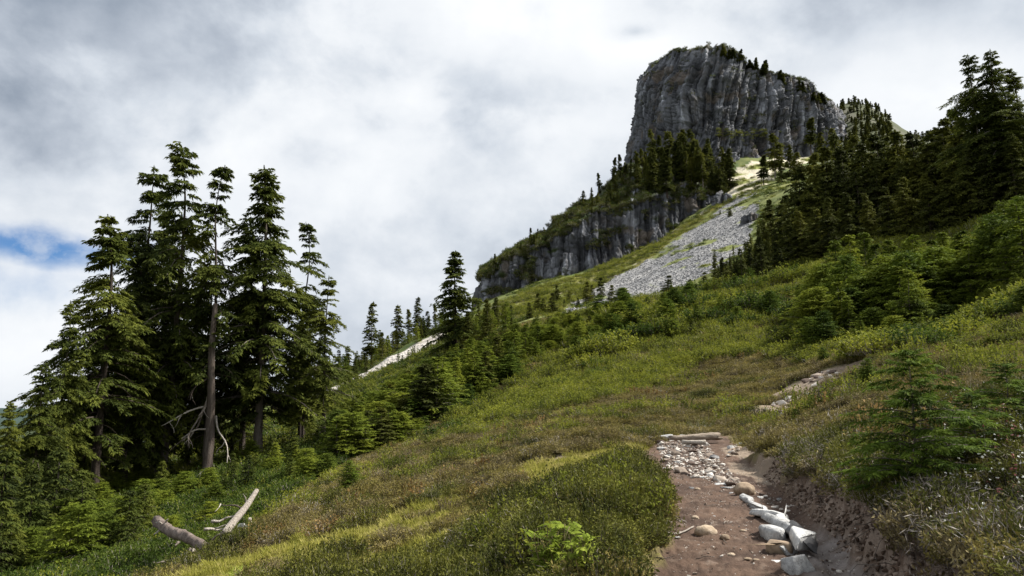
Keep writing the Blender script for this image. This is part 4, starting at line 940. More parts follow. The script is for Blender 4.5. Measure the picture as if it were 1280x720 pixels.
kinds = {
 'heather': [tuft(200 + i, 64, .20, .17, 9, .034, .012, .7, M_heather, up=.35) for i in range(4)],
 'dark': [tuft(210 + i, 70, .21, .27, 11, .034, .013, .8, M_darkheather, up=.35) for i in range(4)],
 'brown': [tuft(220 + i, 56, .18, .20, 8, .036, .012, .7, M_brown, up=.4, stem_mat=M_twig) for i in range(3)],
 'bush': [tuft(230 + i, 44, .25, .34, 11, .042, .024, .7, M_bush, up=.3, stem_mat=M_twig) for i in range(3)],
 'lush': [tuft(240 + i, 44, .28, .36, 10, .06, .028, .7, M_lush, up=.4) for i in range(3)],
 'grass': [tuft(250 + i, 60, .17, .07, 1, .10, .010, .7, M_grass, stems=False, up=2) for i in range(3)],
 'twigs': [tuft(260 + i, 46, .16, .26, 3, .07, .006, 1.0, M_twig, stem_mat=M_twig, up=.6) for i in range(2)],
 'orange': [tuft(270, 26, .17, .30, 7, .055, .028, .6, M_orange, up=.4, stem_mat=M_twig)],
}
def flower(seed, m):
    rs = np.random.RandomState(seed); n = 7; b = np.stack([rs.normal(scale=.16, size=n), rs.normal(scale=.16, size=n), .24 + .06 * rs.rand(n)], 1)
    ci = np.repeat(np.arange(n), 6); D = rs.normal(size=(n * 6, 3)); D[:, 2] = np.abs(D[:, 2]) * .7; D /= np.linalg.norm(D, axis=1)[:, None]
    V, F = blades(b[ci], D, np.full(n * 6, .018), np.full(n * 6, .014), .8, rs)
    V2, F2 = blades(b * [1, 1, 0], unit([0, 0, 1])[None] * np.ones((n, 1)), b[:, 2], np.full(n, .004), .5, rs)
    return mesh('flower', np.concatenate([V, V2]), np.concatenate([F, F2 + len(V)]), [m, M_twig], {'tip': np.zeros(len(V) + len(V2))}, midx=[0] * len(F) + [1] * len(F2))
kinds['white'] = [flower(1, M_white)]; kinds['pink'] = [flower(2, M_pink)]
print('ground cover...')
rs = np.random.RandomState(99)
def sector(n, r0, r1, a0=-37, a1=37, pw=.5):
    q = rs.rand(n); r = (r0 ** (2 * pw) + q * (r1 ** (2 * pw) - r0 ** (2 * pw))) ** (1 / (2 * pw)) if pw > 0 else r0 * (r1 / r0) ** q
    a = np.radians(rs.uniform(a0, a1, n)); return r * np.sin(a), r * np.cos(a), r
# density falls off with distance while tufts grow into wider clumps
sets = [sector(9000, 3.2, 9, -38, 38, 1), sector(17000, 9, 22, pw=.8), sector(19000, 22, 55, pw=.6), sector(16000, 55, 130, pw=.5)]
X = np.concatenate([s[0] for s in sets]); Y = np.concatenate([s[1] for s in sets]); Rr = np.concatenate([s[2] for s in sets])
Zg = height(X, Y)
_, stn, zn = zone_colours(X, Y, Zg)
n1 = fbm(X / 2.6, Y / 2.6, 11, 3); n2 = fbm(X / 8, Y / 8, 13, 3); n3 = rs.rand(len(X)); u_ = 640 + FPX * X / Y
kd = np.full(len(X), 'heather', dtype=object)
kd[(n1 > .34) & (n3 < .6)] = 'dark'; kd[(n1 < .1) & (n3 < .35)] = 'brown'; kd[(n2 > .1) & (n3 > np.where(Rr < 20, .97, .88))] = 'bush'; kd[(n3 > .994)] = 'orange'; kd[(n3 > .93) & (n3 < .955)] = 'twigs'
# dark heather mounds left of the trail and on the bank
mound = inpoly(X, Y, gpoly([(560, 720), (600, 650), (700, 590), (760, 560), (820, 590), (850, 640), (820, 719), (700, 760), (560, 780)]))
kd[mound & (n3 < .62)] = 'dark'; kd[mound & (n3 > .975)] = 'bush'
left_low = inpoly(X, Y, gpoly([(300, 745), (480, 700), (600, 690), (640, 760), (400, 800)]))
kd[left_low & (n3 < .6)] = 'dark'
bushy = (Rr > 52) & (Rr < 106) & (u_ > 640) & (u_ < 1120); kd[bushy & (n2 + .4 * n1 > -.15) & (n3 < .75)] = 'bush'
edge = inpoly(X, Y, gpoly([(560, 530), (640, 500), (720, 450), (900, 400), (1050, 425), (1040, 450), (900, 440), (760, 500), (640, 530)])); kd[edge & (n3 < .45)] = 'bush'
kd[(zn['hollow'] > .5)] = 'lush'; kd[(zn['hollow'] > .5) & (n3 > .8)] = 'bush'
kd[(zn['right'] > .4) & (n3 < .7)] = 'bush'
bankr = (zn['off'] > 0) & (Rr < 15) & (zn['dd'] > .35); kd[bankr & (n3 < .45)] = 'dark'; kd[bankr & (n3 > .80)] = 'brown'; kd[bankr & (n3 > .86)] = 'twigs'; kd[bankr & (n3 > .975)] = 'orange'
kd[bankr & (u_ > 1120) & (n3 > .42) & (n3 < .50)] = 'white'; kd[bankr & (u_ > 1120) & (n3 > .50) & (n3 < .545)] = 'pink'
lip = (zn['off'] > 0) & (zn['dd'] > .25) & (zn['dd'] < .8) & (Y < 14); kd[lip & (n3 > .45)] = 'twigs'; kd[lip & (n3 > .8)] = 'brown'
og = zn['old'] > .35; kd[og] = 'grass'
keep = ~((zn['dd'] < np.where(zn['off'] > 0, .20 + .14 * n3, .22)) & (Y < 24)) & (stn < .3)
for p_, a_, b_ in SCARP: keep &= ~(np.hypot((X - p_[0]) / a_, (Y - p_[1]) / (b_ * 3)) < .95)
keep &= ~(bushy & (Rr > 112))
keep &= ~((u_ > 185) & (u_ < 330) & (Y > 19) & (Y < 27.5)) | (n3 < .3)
keep &= ~(og & (n3 > .5))
PATCH = [gpoly(q) for q in ([(1000, 482), (1020, 464), (1055, 460), (1068, 470), (1040, 486), (1022, 498), (1002, 496)], [(950, 514), (972, 494), (1002, 497), (992, 522), (965, 532)], [(900, 580), (905, 562), (930, 542), (945, 552), (925, 580)], [(1030, 468), (1090, 452), (1110, 458), (1060, 476)])]
for q in PATCH: keep &= ~(inpoly(X, Y, q) & (n3 > .12))
names = list(kinds); offs = {}; allm = []
for k in names: offs[k] = len(allm); allm += kinds[k]
base_s = np.interp(Rr, [3, 9, 22, 40, 60, 95, 130], [.85, 1.0, 1.35, 1.9, 2.5, 3.3, 3.8])
hs = np.where(kd == 'grass', .9, np.where((kd == 'lush') & (Rr > 60), .5, 1) * np.where((kd == 'bush') | (kd == 'lush'), np.interp(Rr, [5, 20, 130], [.8, .9, .95]), np.interp(Rr, [9, 22, 130], [1, .8, .55])))
for key, objname in (('heather', 'heather'), ('dark', 'heather_mounds'), ('brown', 'dry_heather'), ('bush', 'huckleberry_scrub'), ('lush', 'undergrowth'), ('grass', 'short_grass'), ('twigs', 'heather_twigs'), ('orange', 'rusty_scrub'), ('white', 'white_wildflowers'), ('pink', 'pink_wildflowers')):
    m_ = keep & (kd == key)
    n = int(m_.sum())
    if not n: continue
    sc_ = base_s[m_] * rs.uniform(.7, 1.25, n)
    clump = .55 + .95 * sstep(-.35, .45, fbm(X[m_] / .62, Y[m_] / .62, 6.1, 2)) if key not in ('grass',) else np.ones(n)
    clump = 1 + (clump - 1) * sstep(45, 20, Rr[m_])
    scl = np.stack([sc_, sc_, sc_ * hs[m_] * clump], 1)
    if key in ('white', 'pink'): scl[:] = .9
    rot = np.stack([rs.normal(scale=.12, size=n), rs.normal(scale=.12, size=n) + .12, rs.rand(n) * 6.28], 1)
    scatter(objname, np.stack([X[m_], Y[m_], Zg[m_] - .02], 1), rot, scl, rs.randint(0, len(kinds[key]), n), kinds[key])
yy = rs.uniform(6.5, 13.5, 170); xx = np.interp(yy, TR[:, 1], TR[:, 0]) + np.interp(yy, TR[:, 1], TR[:, 3]) + rs.uniform(.42, .9, 170)
xx = np.concatenate([xx, rs.uniform(2.9, 3.9, 70)]); yy = np.concatenate([yy, rs.uniform(4.8, 5.6, 70)]); n = len(xx); ss = rs.uniform(.8, 1.25, n)
scatter('overhanging_heather', np.column_stack([xx, yy, height(xx, yy) - .04]), np.stack([rs.normal(scale=.25, size=n), rs.normal(scale=.2, size=n) - .35, rs.rand(n) * .8 - .4], 1), np.stack([ss, ss, ss], 1), rs.randint(0, 6, n), kinds['twigs'] + kinds['brown'][:1] + kinds['twigs'] + kinds['dark'][:1])
# extra grass blades over the old path
xg = []; 
for a, b in zip(OLD[:-1], OLD[1:]):
    n = int(170 * math.hypot(b[0] - a[0], b[1] - a[1])); t = rs.rand(n); xg.append(np.stack([a[0] + (b[0] - a[0]) * t + rs.normal(scale=.45, size=n), a[1] + (b[1] - a[1]) * t + rs.normal(scale=.45, size=n)], 1))
xg = np.concatenate(xg); zg = height(xg[:, 0], xg[:, 1]); _, _, zq = zone_colours(xg[:, 0], xg[:, 1], zg); m_ = (zq['old'] > .3) & (zq['dd'] > .05); xg = xg[m_]; zg = zg[m_]; n = len(xg)
scatter('path_grass', np.column_stack([xg, zg - .01]), np.stack([np.zeros(n), np.zeros(n), rs.rand(n) * 6.28], 1), np.ones((n, 3)) * rs.uniform(.5, 1.0, (n, 1)), rs.randint(0, 3, n), kinds['grass'])
bm_ = [tuft(290 + i, 130, .8, .95, 13, .13, .062, .75, [M_bush, M_lush, M_bush][i], up=.35, stem_mat=M_twig) for i in range(3)]
rb_ = random.Random(31); bl_ = []
def bushes(n, ul, dl, hs_, label, group, which=(0, 1, 2)):
    q = []
    for _ in range(n):
        u = rb_.uniform(*ul); d = rb_.uniform(*dl); q.append((ray(u, 400)[0] * d, d, rb_.uniform(*hs_)))
    z = height(np.array([a[0] for a in q]), np.array([a[1] for a in q]))
    for (x, y, h), zz_ in zip(q, z):
        o = link('leafy_bush', bm_[rb_.choice(which)], None, (x, y, zz_ - .08), (0, 0, rb_.uniform(0, 6.28)), (h * rb_.uniform(1, 1.5), h * rb_.uniform(1, 1.5), h)); tag(o, label, 'bush', group)
bushes(60, (735, 1010), (62, 100), (1.0, 2.3), 'yellow green leafy bush below the crest of the meadow', 'bushes below the meadow crest')
bushes(34, (985, 1075), (44, 62), (.7, 1.5), 'yellow green leafy bush at the left foot of the right hand thicket', 'bushes at the thicket foot')
bushes(40, (1060, 1290), (31, 38), (.6, 1.2), 'leafy bush along the lower edge of the right hand thicket', 'bushes under the right hand thicket')
bushes(14, (1180, 1290), (20, 27), (.35, .7), 'low yellow leafed bush beside the scar at the right', 'yellow bushes at the right', (0, 2))
bushes(30, (560, 760), (44, 60), (.5, 1.1), 'light green leafy bush on the edge between meadow and mid slope thicket', 'bushes on the meadow edge')
bushes(9, (410, 480), (28, 34), (.3, .6), 'yellow green bush on the left rim of the meadow', 'bushes on the left meadow rim', (0, 2))
bushes(26, (1130, 1300), (62, 80), (.8, 1.5), 'leafy bush on the open green slope above the right hand thicket', 'bushes on the upper green slope')
# scrub on the cliffs
def sheet_scrub(name, V, TT_, lo, hi, n, smin, smax, cond=None):
    idx = np.nonzero((TT_.ravel() > lo) & (TT_.ravel() < hi))[0]; D = V.reshape(-1, 3)
    if cond is not None: idx = idx[cond(D[idx])]
    pick = rs.choice(idx, n); p = D[pick]; s = rs.uniform(smin, smax, n)
    return p, s
pA, sA = sheet_scrub('a', LV, LT, 1.95, 3.3, 5200, 3.2, 7)
nz = fbm(pA[:, 0] / 14, pA[:, 2] / 9, 3, 3); sA = sA[nz > -.18]; pA = pA[nz > -.18]
pB, sB = sheet_scrub('b', TV, TT, 3.9, 4.8, 1300, 2, 4.5)
pC, sC = sheet_scrub('c', TV, TT, 1.0, 3.9, 6000, 1.5, 4); nz = fbm(pC[:, 0] / 9, pC[:, 2] / 7, 5, 3) + .0; mk = nz > .36; pC, sC = pC[mk], sC[mk]
pD, sD = sheet_scrub('d', LV, LT, 1.05, 2.0, 9000, 1.6, 4.2); nz = fbm(pD[:, 0] / 11, pD[:, 2] / 8, 15, 3); mk = nz > .22; pC = np.concatenate([pC, pD[mk]]); sC = np.concatenate([sC, sD[mk]])
pp = np.concatenate([pA, pB, pC]); ss = np.concatenate([sA, sB, sC]); n = len(pp)
kinds['cliff'] = [tuft(280 + i, 44, .28, .36, 10, .06, .028, .7, M_firdark, up=.4) for i in range(2)] + kinds['dark'][:2] + kinds['lush'][:1]
scatter('cliff_scrub', pp - [0, 0, .4], np.stack([rs.normal(scale=.3, size=n), rs.normal(scale=.3, size=n), rs.rand(n) * 6.28], 1), np.stack([ss, ss, ss * .8], 1), rs.randint(0, 5, n), kinds['cliff'])
pl = np.array([on_sheet(TV, rs.uniform(898, 962), 170 - rs.rand() * 6 + 3 * math.sin(i)) for i in range(110)]); n = len(pl); ss = rs.uniform(2, 5, n)
scatter('ledge_scrub', pl, np.stack([0 * ss, 0 * ss, rs.rand(n) * 6.28], 1), np.stack([ss, ss, ss * .6], 1), rs.randint(0, 3, n), kinds['bush'])
X, Y, Rr = sector(26000, 140, 400, -4, 24, .8); k_ = inpoly(X, Y, Z_upper) | inpoly(X, Y, Z_bright); Z_ = height(X, Y); _, st_, _ = zone_colours(X, Y, Z_); k_ &= (st_ < .5) & (fbm(X / 5, Y / 9, 31, 3) > -.25)
X, Y, Z_ = X[k_], Y[k_], Z_[k_]; n = len(X); ss = rs.uniform(2.2, 5, n)
scatter('slope_grass', np.stack([X, Y, Z_ - .05], 1), np.stack([0 * ss, 0 * ss, rs.rand(n) * 6.28], 1), np.stack([ss, ss, ss * rs.uniform(.5, 1.2, n)], 1), rs.randint(0, 6, n), kinds['grass'] + kinds['bush'])
# scrub over the far slopes
X, Y, Rr = sector(15000, 118, 330, -16, 37, .8); Z_ = height(X, Y); _, st_, zq = zone_colours(X, Y, Z_)
nz = fbm(X / 14, Y / 14, 21, 3); up_ = inpoly(X, Y, Z_upper) | inpoly(X, Y, Z_bright)
m_ = (st_ < .3) & (nz > -.1) & (~up_ | (nz > .5)); X, Y, Z_ = X[m_], Y[m_], Z_[m_]; n = len(X); ss = rs.uniform(2, 4.5, n)
scatter('slope_scrub', np.stack([X, Y, Z_ - .2], 1), np.stack([np.zeros(n), np.zeros(n), rs.rand(n) * 6.28], 1), np.stack([ss, ss, ss * .6], 1), rs.randint(0, 6, n), kinds['lush'] + kinds['bush'])

# ------------------------------------------------------------------ stones
def wood(name, list_, mt, parent=None, smooth=True):
    V, F = tubes(list_); return link(name, mesh(name, V, F, mt, smooth=smooth), parent)
def bent(a, b, n, k, seed, r0, r1, ns=7, rough=.05, sag=0):
    r = np.random.RandomState(seed); t = np.linspace(0, 1, n)[:, None]; a, b = np.asarray(a, float), np.asarray(b, float); L = np.linalg.norm(b - a)
    p = a + (b - a) * t; ph = r.rand(3) * 6
    p = p + k * L * np.stack([np.sin(t[:, 0] * 5 + ph[0]) - np.sin(ph[0]), np.sin(t[:, 0] * 4 + ph[1]) - np.sin(ph[1]), np.sin(t[:, 0] * 6 + ph[2]) - np.sin(ph[2])], 1) * np.sin(t * math.pi * .8)
    return (p, r0 + (r1 - r0) * t[:, 0], ns, r, rough)
def ico(sub=2):
    import bmesh
    bm = bmesh.new(); bmesh.ops.create_icosphere(bm, subdivisions=sub, radius=1)
    V = np.array([v.co[:] for v in bm.verts]); F = np.array([[v.index for v in f.verts] for f in bm.faces]); bm.free(); return V, F
def stone_mesh(seed, mt, sub=3, angular=.5, dims=(1, .8, .55)):
    "angular stones are the hull of a few points with worn edges; rounded ones are lumpy spheres"
    import bmesh
    rs_ = np.random.RandomState(seed)
    if angular >= .5:
        bm = bmesh.new(); n = 9 if angular > .75 else 13
        for _ in range(n):
            d = unit(rs_.normal(size=3)); d = np.sign(d) * np.abs(d) ** .7; bm.verts.new(d * rs_.uniform(.8, 1.0))
        r_ = bmesh.ops.convex_hull(bm, input=bm.verts)
        bmesh.ops.delete(bm, geom=[v for v in bm.verts if not v.link_faces], context='VERTS')
        if sub > 1:
            bmesh.ops.bevel(bm, geom=bm.edges[:], offset=.03, segments=1, affect='EDGES')
            bmesh.ops.triangulate(bm, faces=bm.faces[:]); bmesh.ops.subdivide_edges(bm, edges=bm.edges[:], cuts=sub - 1, use_grid_fill=True)
        bmesh.ops.triangulate(bm, faces=bm.faces[:]); bm.verts.ensure_lookup_table()
        V = np.array([v.co[:] for v in bm.verts]); F = np.array([[v.index for v in f.verts] for f in bm.faces]); bm.free()
    else: V, F = ico(sub)
    n = fbm(V[:, 0] * 1.6 + seed, V[:, 1] * 1.6, V[:, 2] * 1.6, 3) * (.16 if angular < .5 else .06) + fbm(V[:, 0] * 5, V[:, 1] * 5, V[:, 2] * 5 + seed, 2) * .03
    V = V * (1 + n)[:, None] * np.array(dims); V[:, 2] -= V[:, 2].min() * .62
    return mesh('stone', V * .5, F, mt, smooth=angular < .5)
M_pale = simple('pale_granite', [(.14, .135, .13), (.42, .42, .415), (.72, .71, .68)], 5, .85, bump=.9, bd=.03, objrand=.25)
M_tan = simple('tan_stone', [(.17, .12, .08), (.34, .26, .18), (.52, .43, .33)], 3.5, .85, bump=.6, bd=.02, objrand=.3)
M_mix = simple('mixed_trail_stone', [(.10, .07, .055), (.27, .22, .175), (.55, .51, .46)], 2.5, .85, bump=.5, bd=.02, objrand=.9)
M_darkstone = simple('dark_stone_and_shaded_face', [(.035, .035, .038), (.075, .073, .075), (.16, .155, .15)], 3, .5, bump=.5, bd=.02, objrand=.3)  # dark stones, and the painted shaded side of the long slab
ST = {'pale': [stone_mesh(300 + i, M_pale, 3, .9, (1.1, .7, .5)) for i in range(4)], 'slab': [stone_mesh(310 + i, M_pale, 3, 1., (1.35, .62, .32)) for i in range(3)],
      'tan': [stone_mesh(320 + i, M_tan, 3, .3, (1.05, .8, .62)) for i in range(3)], 'mix': [stone_mesh(330 + i, M_mix, 2, .7, (1.1, .8, .5)) for i in range(8)],
      'dark': [stone_mesh(340 + i, M_darkstone, 3, .9, (1.2, .8, .5)) for i in range(2)]}
def stone(u, v, wpx, kind_, label, rz=None, h=1.0, name='stone', i=0, lift=0.0, group=None, tilt=(0, 0), at=None):
    p = G(u, v) if at is None else at; d = p[1]; s = wpx / FPX * d
    o = link(name, ST[kind_][i % len(ST[kind_])], None, (p[0], p[1], p[2] + lift - .07 * s), (tilt[0], tilt[1], rnd.uniform(0, 6.28) if rz is None else rz), (s, s, s * h))
    tag(o, label, 'rock', group); return o
for q in [(1000, 712, 50, 'pale', 'white angular rock at the bottom end of the rock line beside the trail', .2, 1.3, 'rock', 0), (972, 702, 42, 'slab', 'flat grey slab half sunk in the trail, left of the rock line', .1, .5, 'rock', 0), (985, 693, 38, 'pale', 'cream coloured wedge shaped rock in the rock line beside the trail', 1.2, 1.1, 'rock', 3),
          (931, 618, 26, 'tan', 'round tan boulder standing between trail and ditch', .3, 1.2, 'rock', 0), (882, 668, 26, 'tan', 'tan stone lying alone in the middle of the trail', .1, 1.0, 'rock', 2),
          (906, 673, 11, 'tan', 'small cream stone right of the tan one in the trail', 0, 1.2, 'stone', 1), (891, 645, 9, 'pale', 'small white stone in the trail above the tan one', 0, 1, 'stone', 1), (869, 648, 9, 'tan', 'small cream stone in the trail, left of the little white one', 0, 1, 'stone', 0),
          (864, 611, 9, 'pale', 'white stone pair at the left, before the stony bed', 0, 1, 'stone', 3), (872, 612, 7, 'tan', 'cream stone touching the white one before the stony bed', 0, 1, 'stone', 3), (914, 693, 10, 'tan', 'cream chip low in the middle of the trail', 0, .8, 'stone', 2),
          (935, 700, 10, 'tan', 'flat cream chip near the bottom of the trail', 0, .6, 'stone', 0), (945, 701, 8, 'tan', 'cream chip right of the flat one near the trail bottom', 0, .7, 'stone', 1), (929, 664, 8, 'tan', 'faint tan chip in the right half of the trail', 0, .6, 'stone', 1), (847, 673, 8, 'pale', 'white chip under the dead twigs at the trail edge', 0, .8, 'stone', 1),
          (833, 549, 20, 'pale', 'grey boulder at the left end of the log across the trail', .3, 1.3, 'rock', 1), (843, 549, 11, 'pale', 'small grey boulder beside the first one at the end of the log', .9, 1.4, 'rock', 2), (853, 547, 9, 'pale', 'small white rock behind the log', .9, 1.4, 'rock', 3),
          (950, 622, 12, 'pale', 'white rock in the ditch behind the tan boulder', .9, .8, 'rock', 3), (945, 634, 14, 'slab', 'flat grey rock in the rock line below the tan boulder', 2.6, .8, 'rock', 0), (975, 625, 9, 'pale', 'small white rock on the far side of the ditch', 0, 1, 'rock', 0), (914, 617, 8, 'pale', 'white rock left of the tan boulder', 0, 1, 'rock', 2),
          (905, 605, 26, 'slab', 'long flat pale slab lying along the edge of the stony bed', 2.7, .6, 'rock', 1), (887, 597, 22, 'slab', 'flat grey slab at the lower edge of the stony bed', 2.9, .6, 'rock', 2), (912, 609, 20, 'slab', 'flat wet slab in the trickle above the tan boulder', 2.5, .5, 'rock', 0),
          (664, 596, 10, 'pale', 'grey stone alone in the heather left of the grassy path', .3, 1.3, 'rock', 0), (688, 612, 8, 'tan', 'reddish stone beside the grassy path', .3, 1.2, 'rock', 1), (672, 632, 9, 'pale', 'white stone on the edge of the dark heather mound', .3, .9, 'rock', 2), (640, 617, 9, 'pale', 'small white stone at the far side of the grassy path', .3, .9, 'rock', 3),
          (738, 571, 15, 'slab', 'flat white slab where the grassy path meets the heather', .3, 1.0, 'rock', 0), (801, 607, 9, 'pale', 'white stone in the heather mound by the trail', .3, 1.0, 'rock', 2), (796, 610, 6, 'tan', 'tan chip beside the white stone in the heather mound', .3, 1.0, 'stone', 2), (604, 652, 8, 'tan', 'stone low in the left heather', .3, 1.0, 'rock', 0),
          (1091, 485, 14, 'tan', 'pinkish rock on the slope behind the feathery fir', .3, 1.3, 'rock', 0), (1010, 493, 14, 'pale', 'grey rock below the upper patch of stones', .3, .9, 'rock', 1), (1226, 468, 22, 'pale', 'white rock at the end of the scar on the right', .3, .8, 'rock', 2), (1275, 443, 16, 'pale', 'grey rock at the right edge by the yellow bushes', .3, .8, 'rock', 3),
          (914, 560, 12, 'pale', 'grey cobble on top of the stone heap in the heather bank', .3, 1.0, 'rock', 0), (928, 556, 12, 'slab', 'flat grey cobble of the stone heap in the heather bank', .3, 1.3, 'rock', 1), (933, 549, 10, 'tan', 'brownish cobble behind the stone heap in the bank', .3, 1.1, 'rock', 2), (924, 562, 9, 'tan', 'tan cobble at the foot of the stone heap in the bank', .3, 1.1, 'rock', 1),
          (893, 573, 16, 'dark', 'dark rock at the right side of the stony bed under the heather', 2.3, 1.1, 'rock', 1), (832, 585, 20, 'slab', 'white slab on the left edge of the stony bed', .1, .6, 'rock', 2), (836, 571, 15, 'pale', 'white rock on the left edge of the stony bed', .1, .9, 'rock', 0), (826, 562, 12, 'pale', 'pale rock at the upper left corner of the stony bed', .1, .9, 'rock', 1),
          (846, 578, 12, 'pale', 'whitish rock inside the left edge of the stony bed', .1, .9, 'rock', 3), (303, 664, 17, 'pale', 'blue grey pointed boulder at the foot of the leaning dead pole', .1, 1.9, 'boulder', 0, 24.2), (428, 592, 6, 'tan', 'pale stone at the left rim of the meadow', .1, 1.2, 'rock', 0), (820, 381, 16, 'slab', 'long grey rock on the crest in front of the scree', .1, 1.2, 'rock', 1),
          (738, 390, 8, 'pale', 'white rock on the crest near the lower tip of the scree', .1, 1, 'rock', 1), (998, 364, 6, 'pale', 'pale rock by the bare strip left of the right thicket', .1, 1, 'rock', 2), (1015, 494, 7, 'tan', 'small tan rock beside the grey one below the stones', .1, 1, 'rock', 2)]:
    u, v, wpx, kd_, lab, rz, h, nm, i = q[:9]
    stone(u, v, wpx, kd_, lab, rz, h, nm, i, at=P(u, v, q[9]) if len(q) > 9 else None)
def slab(a, b, wd, th, roll, label, mt, seed, lift=.02):
    "a long angular slab lying from ground pixel a to ground pixel b"
    import bmesh
    r = np.random.RandomState(seed); A_, B_ = G(*a), G(*b); ax = B_ - A_; L = np.linalg.norm(ax); c = (A_ + B_) / 2
    bm = bmesh.new()
    an = np.sort(r.uniform(0, 6.283, 7)); pl_ = [(np.sign(math.cos(q)) * abs(math.cos(q)) ** .45 * L / 2 * r.uniform(.82, 1), np.sign(math.sin(q)) * abs(math.sin(q)) ** .5 * wd / 2 * r.uniform(.8, 1)) for q in an]
    for x_, y_ in pl_:
        bm.verts.new((x_, y_, -th / 2)); bm.verts.new((x_ * .93 + r.normal() * .015, y_ * .88, th / 2 + .35 * th * x_ / L * r.choice([-1, 1])))
    bmesh.ops.convex_hull(bm, input=bm.verts); bmesh.ops.delete(bm, geom=[v for v in bm.verts if not v.link_faces], context='VERTS')
    bmesh.ops.bevel(bm, geom=bm.edges[:], offset=.012, segments=1, affect='EDGES'); bmesh.ops.triangulate(bm, faces=bm.faces[:])
    V = np.array([v.co[:] for v in bm.verts]); F = np.array([[v.index for v in f.verts] for f in bm.faces]); bm.free()
    V += .012 * np.stack([fbm(V[:, 0] * 9, V[:, 1] * 9, V[:, 2] * 9 + k_, 2) for k_ in (1, 5, 9)], 1)
    o = link('rock', mesh('slab', V, F, mt), None, tuple(c + [0, 0, lift]), (roll, -math.asin(ax[2] / L), math.atan2(ax[1], ax[0]) + r.normal() * .22)); tag(o, label, 'rock'); return o
slab((968, 660), (993, 681), .42, .11, -.55, 'long white slab leaning toward the ditch in the rock line', M_pale, 1, .10)
slab((986, 668), (1014, 700), .30, .13, .75, 'added dark rock for the shaded ditch side of the long white slab', M_darkstone, 2, .05)  # separate dark slab added as the long slab's shaded face
slab((990, 680), (1010, 698), .30, .10, -.3, 'narrow white slab wedged against the lower end of the long one', M_pale, 21, .14)
slab((957, 645), (975, 657), .40, .09, -.25, 'smooth white slab at the upper end of the big rocks', M_pale, 13, .07)
slab((966, 652), (984, 668), .26, .10, -.6, 'white slab standing on edge below the uppermost big one', M_pale, 22, .10)
slab((954, 668), (980, 678), .26, .16, .2, 'white lumpy rock tucked under the left side of the long slab', M_pale, 14, .03)
slab((958, 686), (990, 694), .24, .10, .2, 'cream rock plate between the long slab and the bottom white rock', M_tan, 24, .05)
slab((940, 628), (958, 644), .20, .08, .1, 'thin grey slab lying in the rock line above the big white ones', M_pale, 4, .02)
slab((925, 621), (944, 630), .16, .07, .1, 'small grey slab just below the round tan boulder', M_pale, 5, .02)
# individually countable stones
bed = [(822, 552), (850, 549), (882, 555), (898, 575), (915, 592), (935, 612), (905, 604), (870, 598), (838, 588), (826, 574)]
def scatter_stones(poly, n, smin, smax, label, group, seed, meshes='mix', cat='stone', sepf=.75):
    r = random.Random(seed); W = gpoly(poly); xs = [p[0] for p in W]; ys = [p[1] for p in W]; placed = []; t = 0
    while len(placed) < n and t < n * 40:
        t += 1; x = r.uniform(min(xs), max(xs)); y = r.uniform(min(ys), max(ys))
        if not inpoly(np.array([x]), np.array([y]), W)[0]: continue
        s = smin + (smax - smin) * r.random() ** 2.2
        if any((x - a) ** 2 + (y - b) ** 2 < (sepf * .5 * (s + c)) ** 2 for a, b, c in placed): continue
        placed.append((x, y, s))
    zz = height(np.array([p[0] for p in placed]), np.array([p[1] for p in placed]))
    for (x, y, s), z in zip(placed, zz):
        ms = ST[meshes]; o = link('stone', r.choice(ms), None, (x, y, z - .04 * s), (r.gauss(0, .2), r.gauss(0, .2), r.uniform(0, 6.28)), (s, s, s * r.uniform(.7, 1.1)))
        tag(o, label, cat, group)
    return placed
scatter_stones(bed, 185, .09, .34, 'loose pale stone lying in the washed out stony bed of the trail', 'stones of the stony trail bed', 1)
scatter_stones([(940, 612), (985, 608), (1000, 640), (985, 655), (962, 632)], 26, .05, .15, 'small stone in the ditch behind the round tan boulder', 'stones in the ditch', 2)
scatter_stones([(955, 512), (975, 497), (1000, 500), (985, 518), (962, 520)], 34, .2, .6, 'stone of the lower heap showing in the heather above the trail', 'stones of the lower heap', 3)
scatter_stones([(1000, 478), (1025, 466), (1052, 464), (1040, 480), (1020, 486)], 40, .2, .7, 'whitish stone of the upper patch on the slope', 'stones of the upper patch', 4)
scatter_stones([(905, 566), (930, 546), (940, 556), (915, 576)], 12, .10, .24, 'cobble of the stone heap in the heather bank right of the bed', 'cobbles of the bank heap', 5)
scatter_stones([(1000, 700), (1040, 690), (1060, 719), (1010, 722)], 12, .03, .08, 'little stone on the pale mud of the ditch', 'little stones on the ditch mud', 6)
scatter_stones([(822, 719), (850, 640), (850, 605), (900, 612), (940, 650), (965, 719)], 40, .02, .055, 'pebble lying loose on the brown trail', 'pebbles on the trail', 7, 'mix')
# gravel and crumbs: nobody could count them
def gravel(name, n, fn, smin, smax, meshes):
    X_, Y_ = fn(n); Z = height(X_, Y_); s = smin + (smax - smin) * rs.rand(len(X_)) ** 2.5
    return scatter(name, np.stack([X_, Y_, Z - .1 * s], 1), rs.normal(scale=.4, size=(len(X_), 3)) + np.stack([0 * s, 0 * s, rs.rand(len(X_)) * 6.28], 1), np.stack([s, s, s], 1), rs.randint(0, len(meshes), len(X_)), meshes)
def on_trail(n):
    t = rs.rand(n) ** .9; yy = 3.5 + 15 * t; cx = np.interp(yy, TR[:, 1], TR[:, 0]); hw = np.interp(yy, TR[:, 1], TR[:, 3]); x = cx + hw * rs.uniform(-1.0, 1.6, n)
    k = (fbm(x * 1.5, yy * 1.5, 2, 3) > -.1) | (x > cx + hw * .3); return x[k], yy[k]
small = [stone_mesh(350 + i, M_mix, 1, .8, (1, .8, .5)) for i in range(4)]
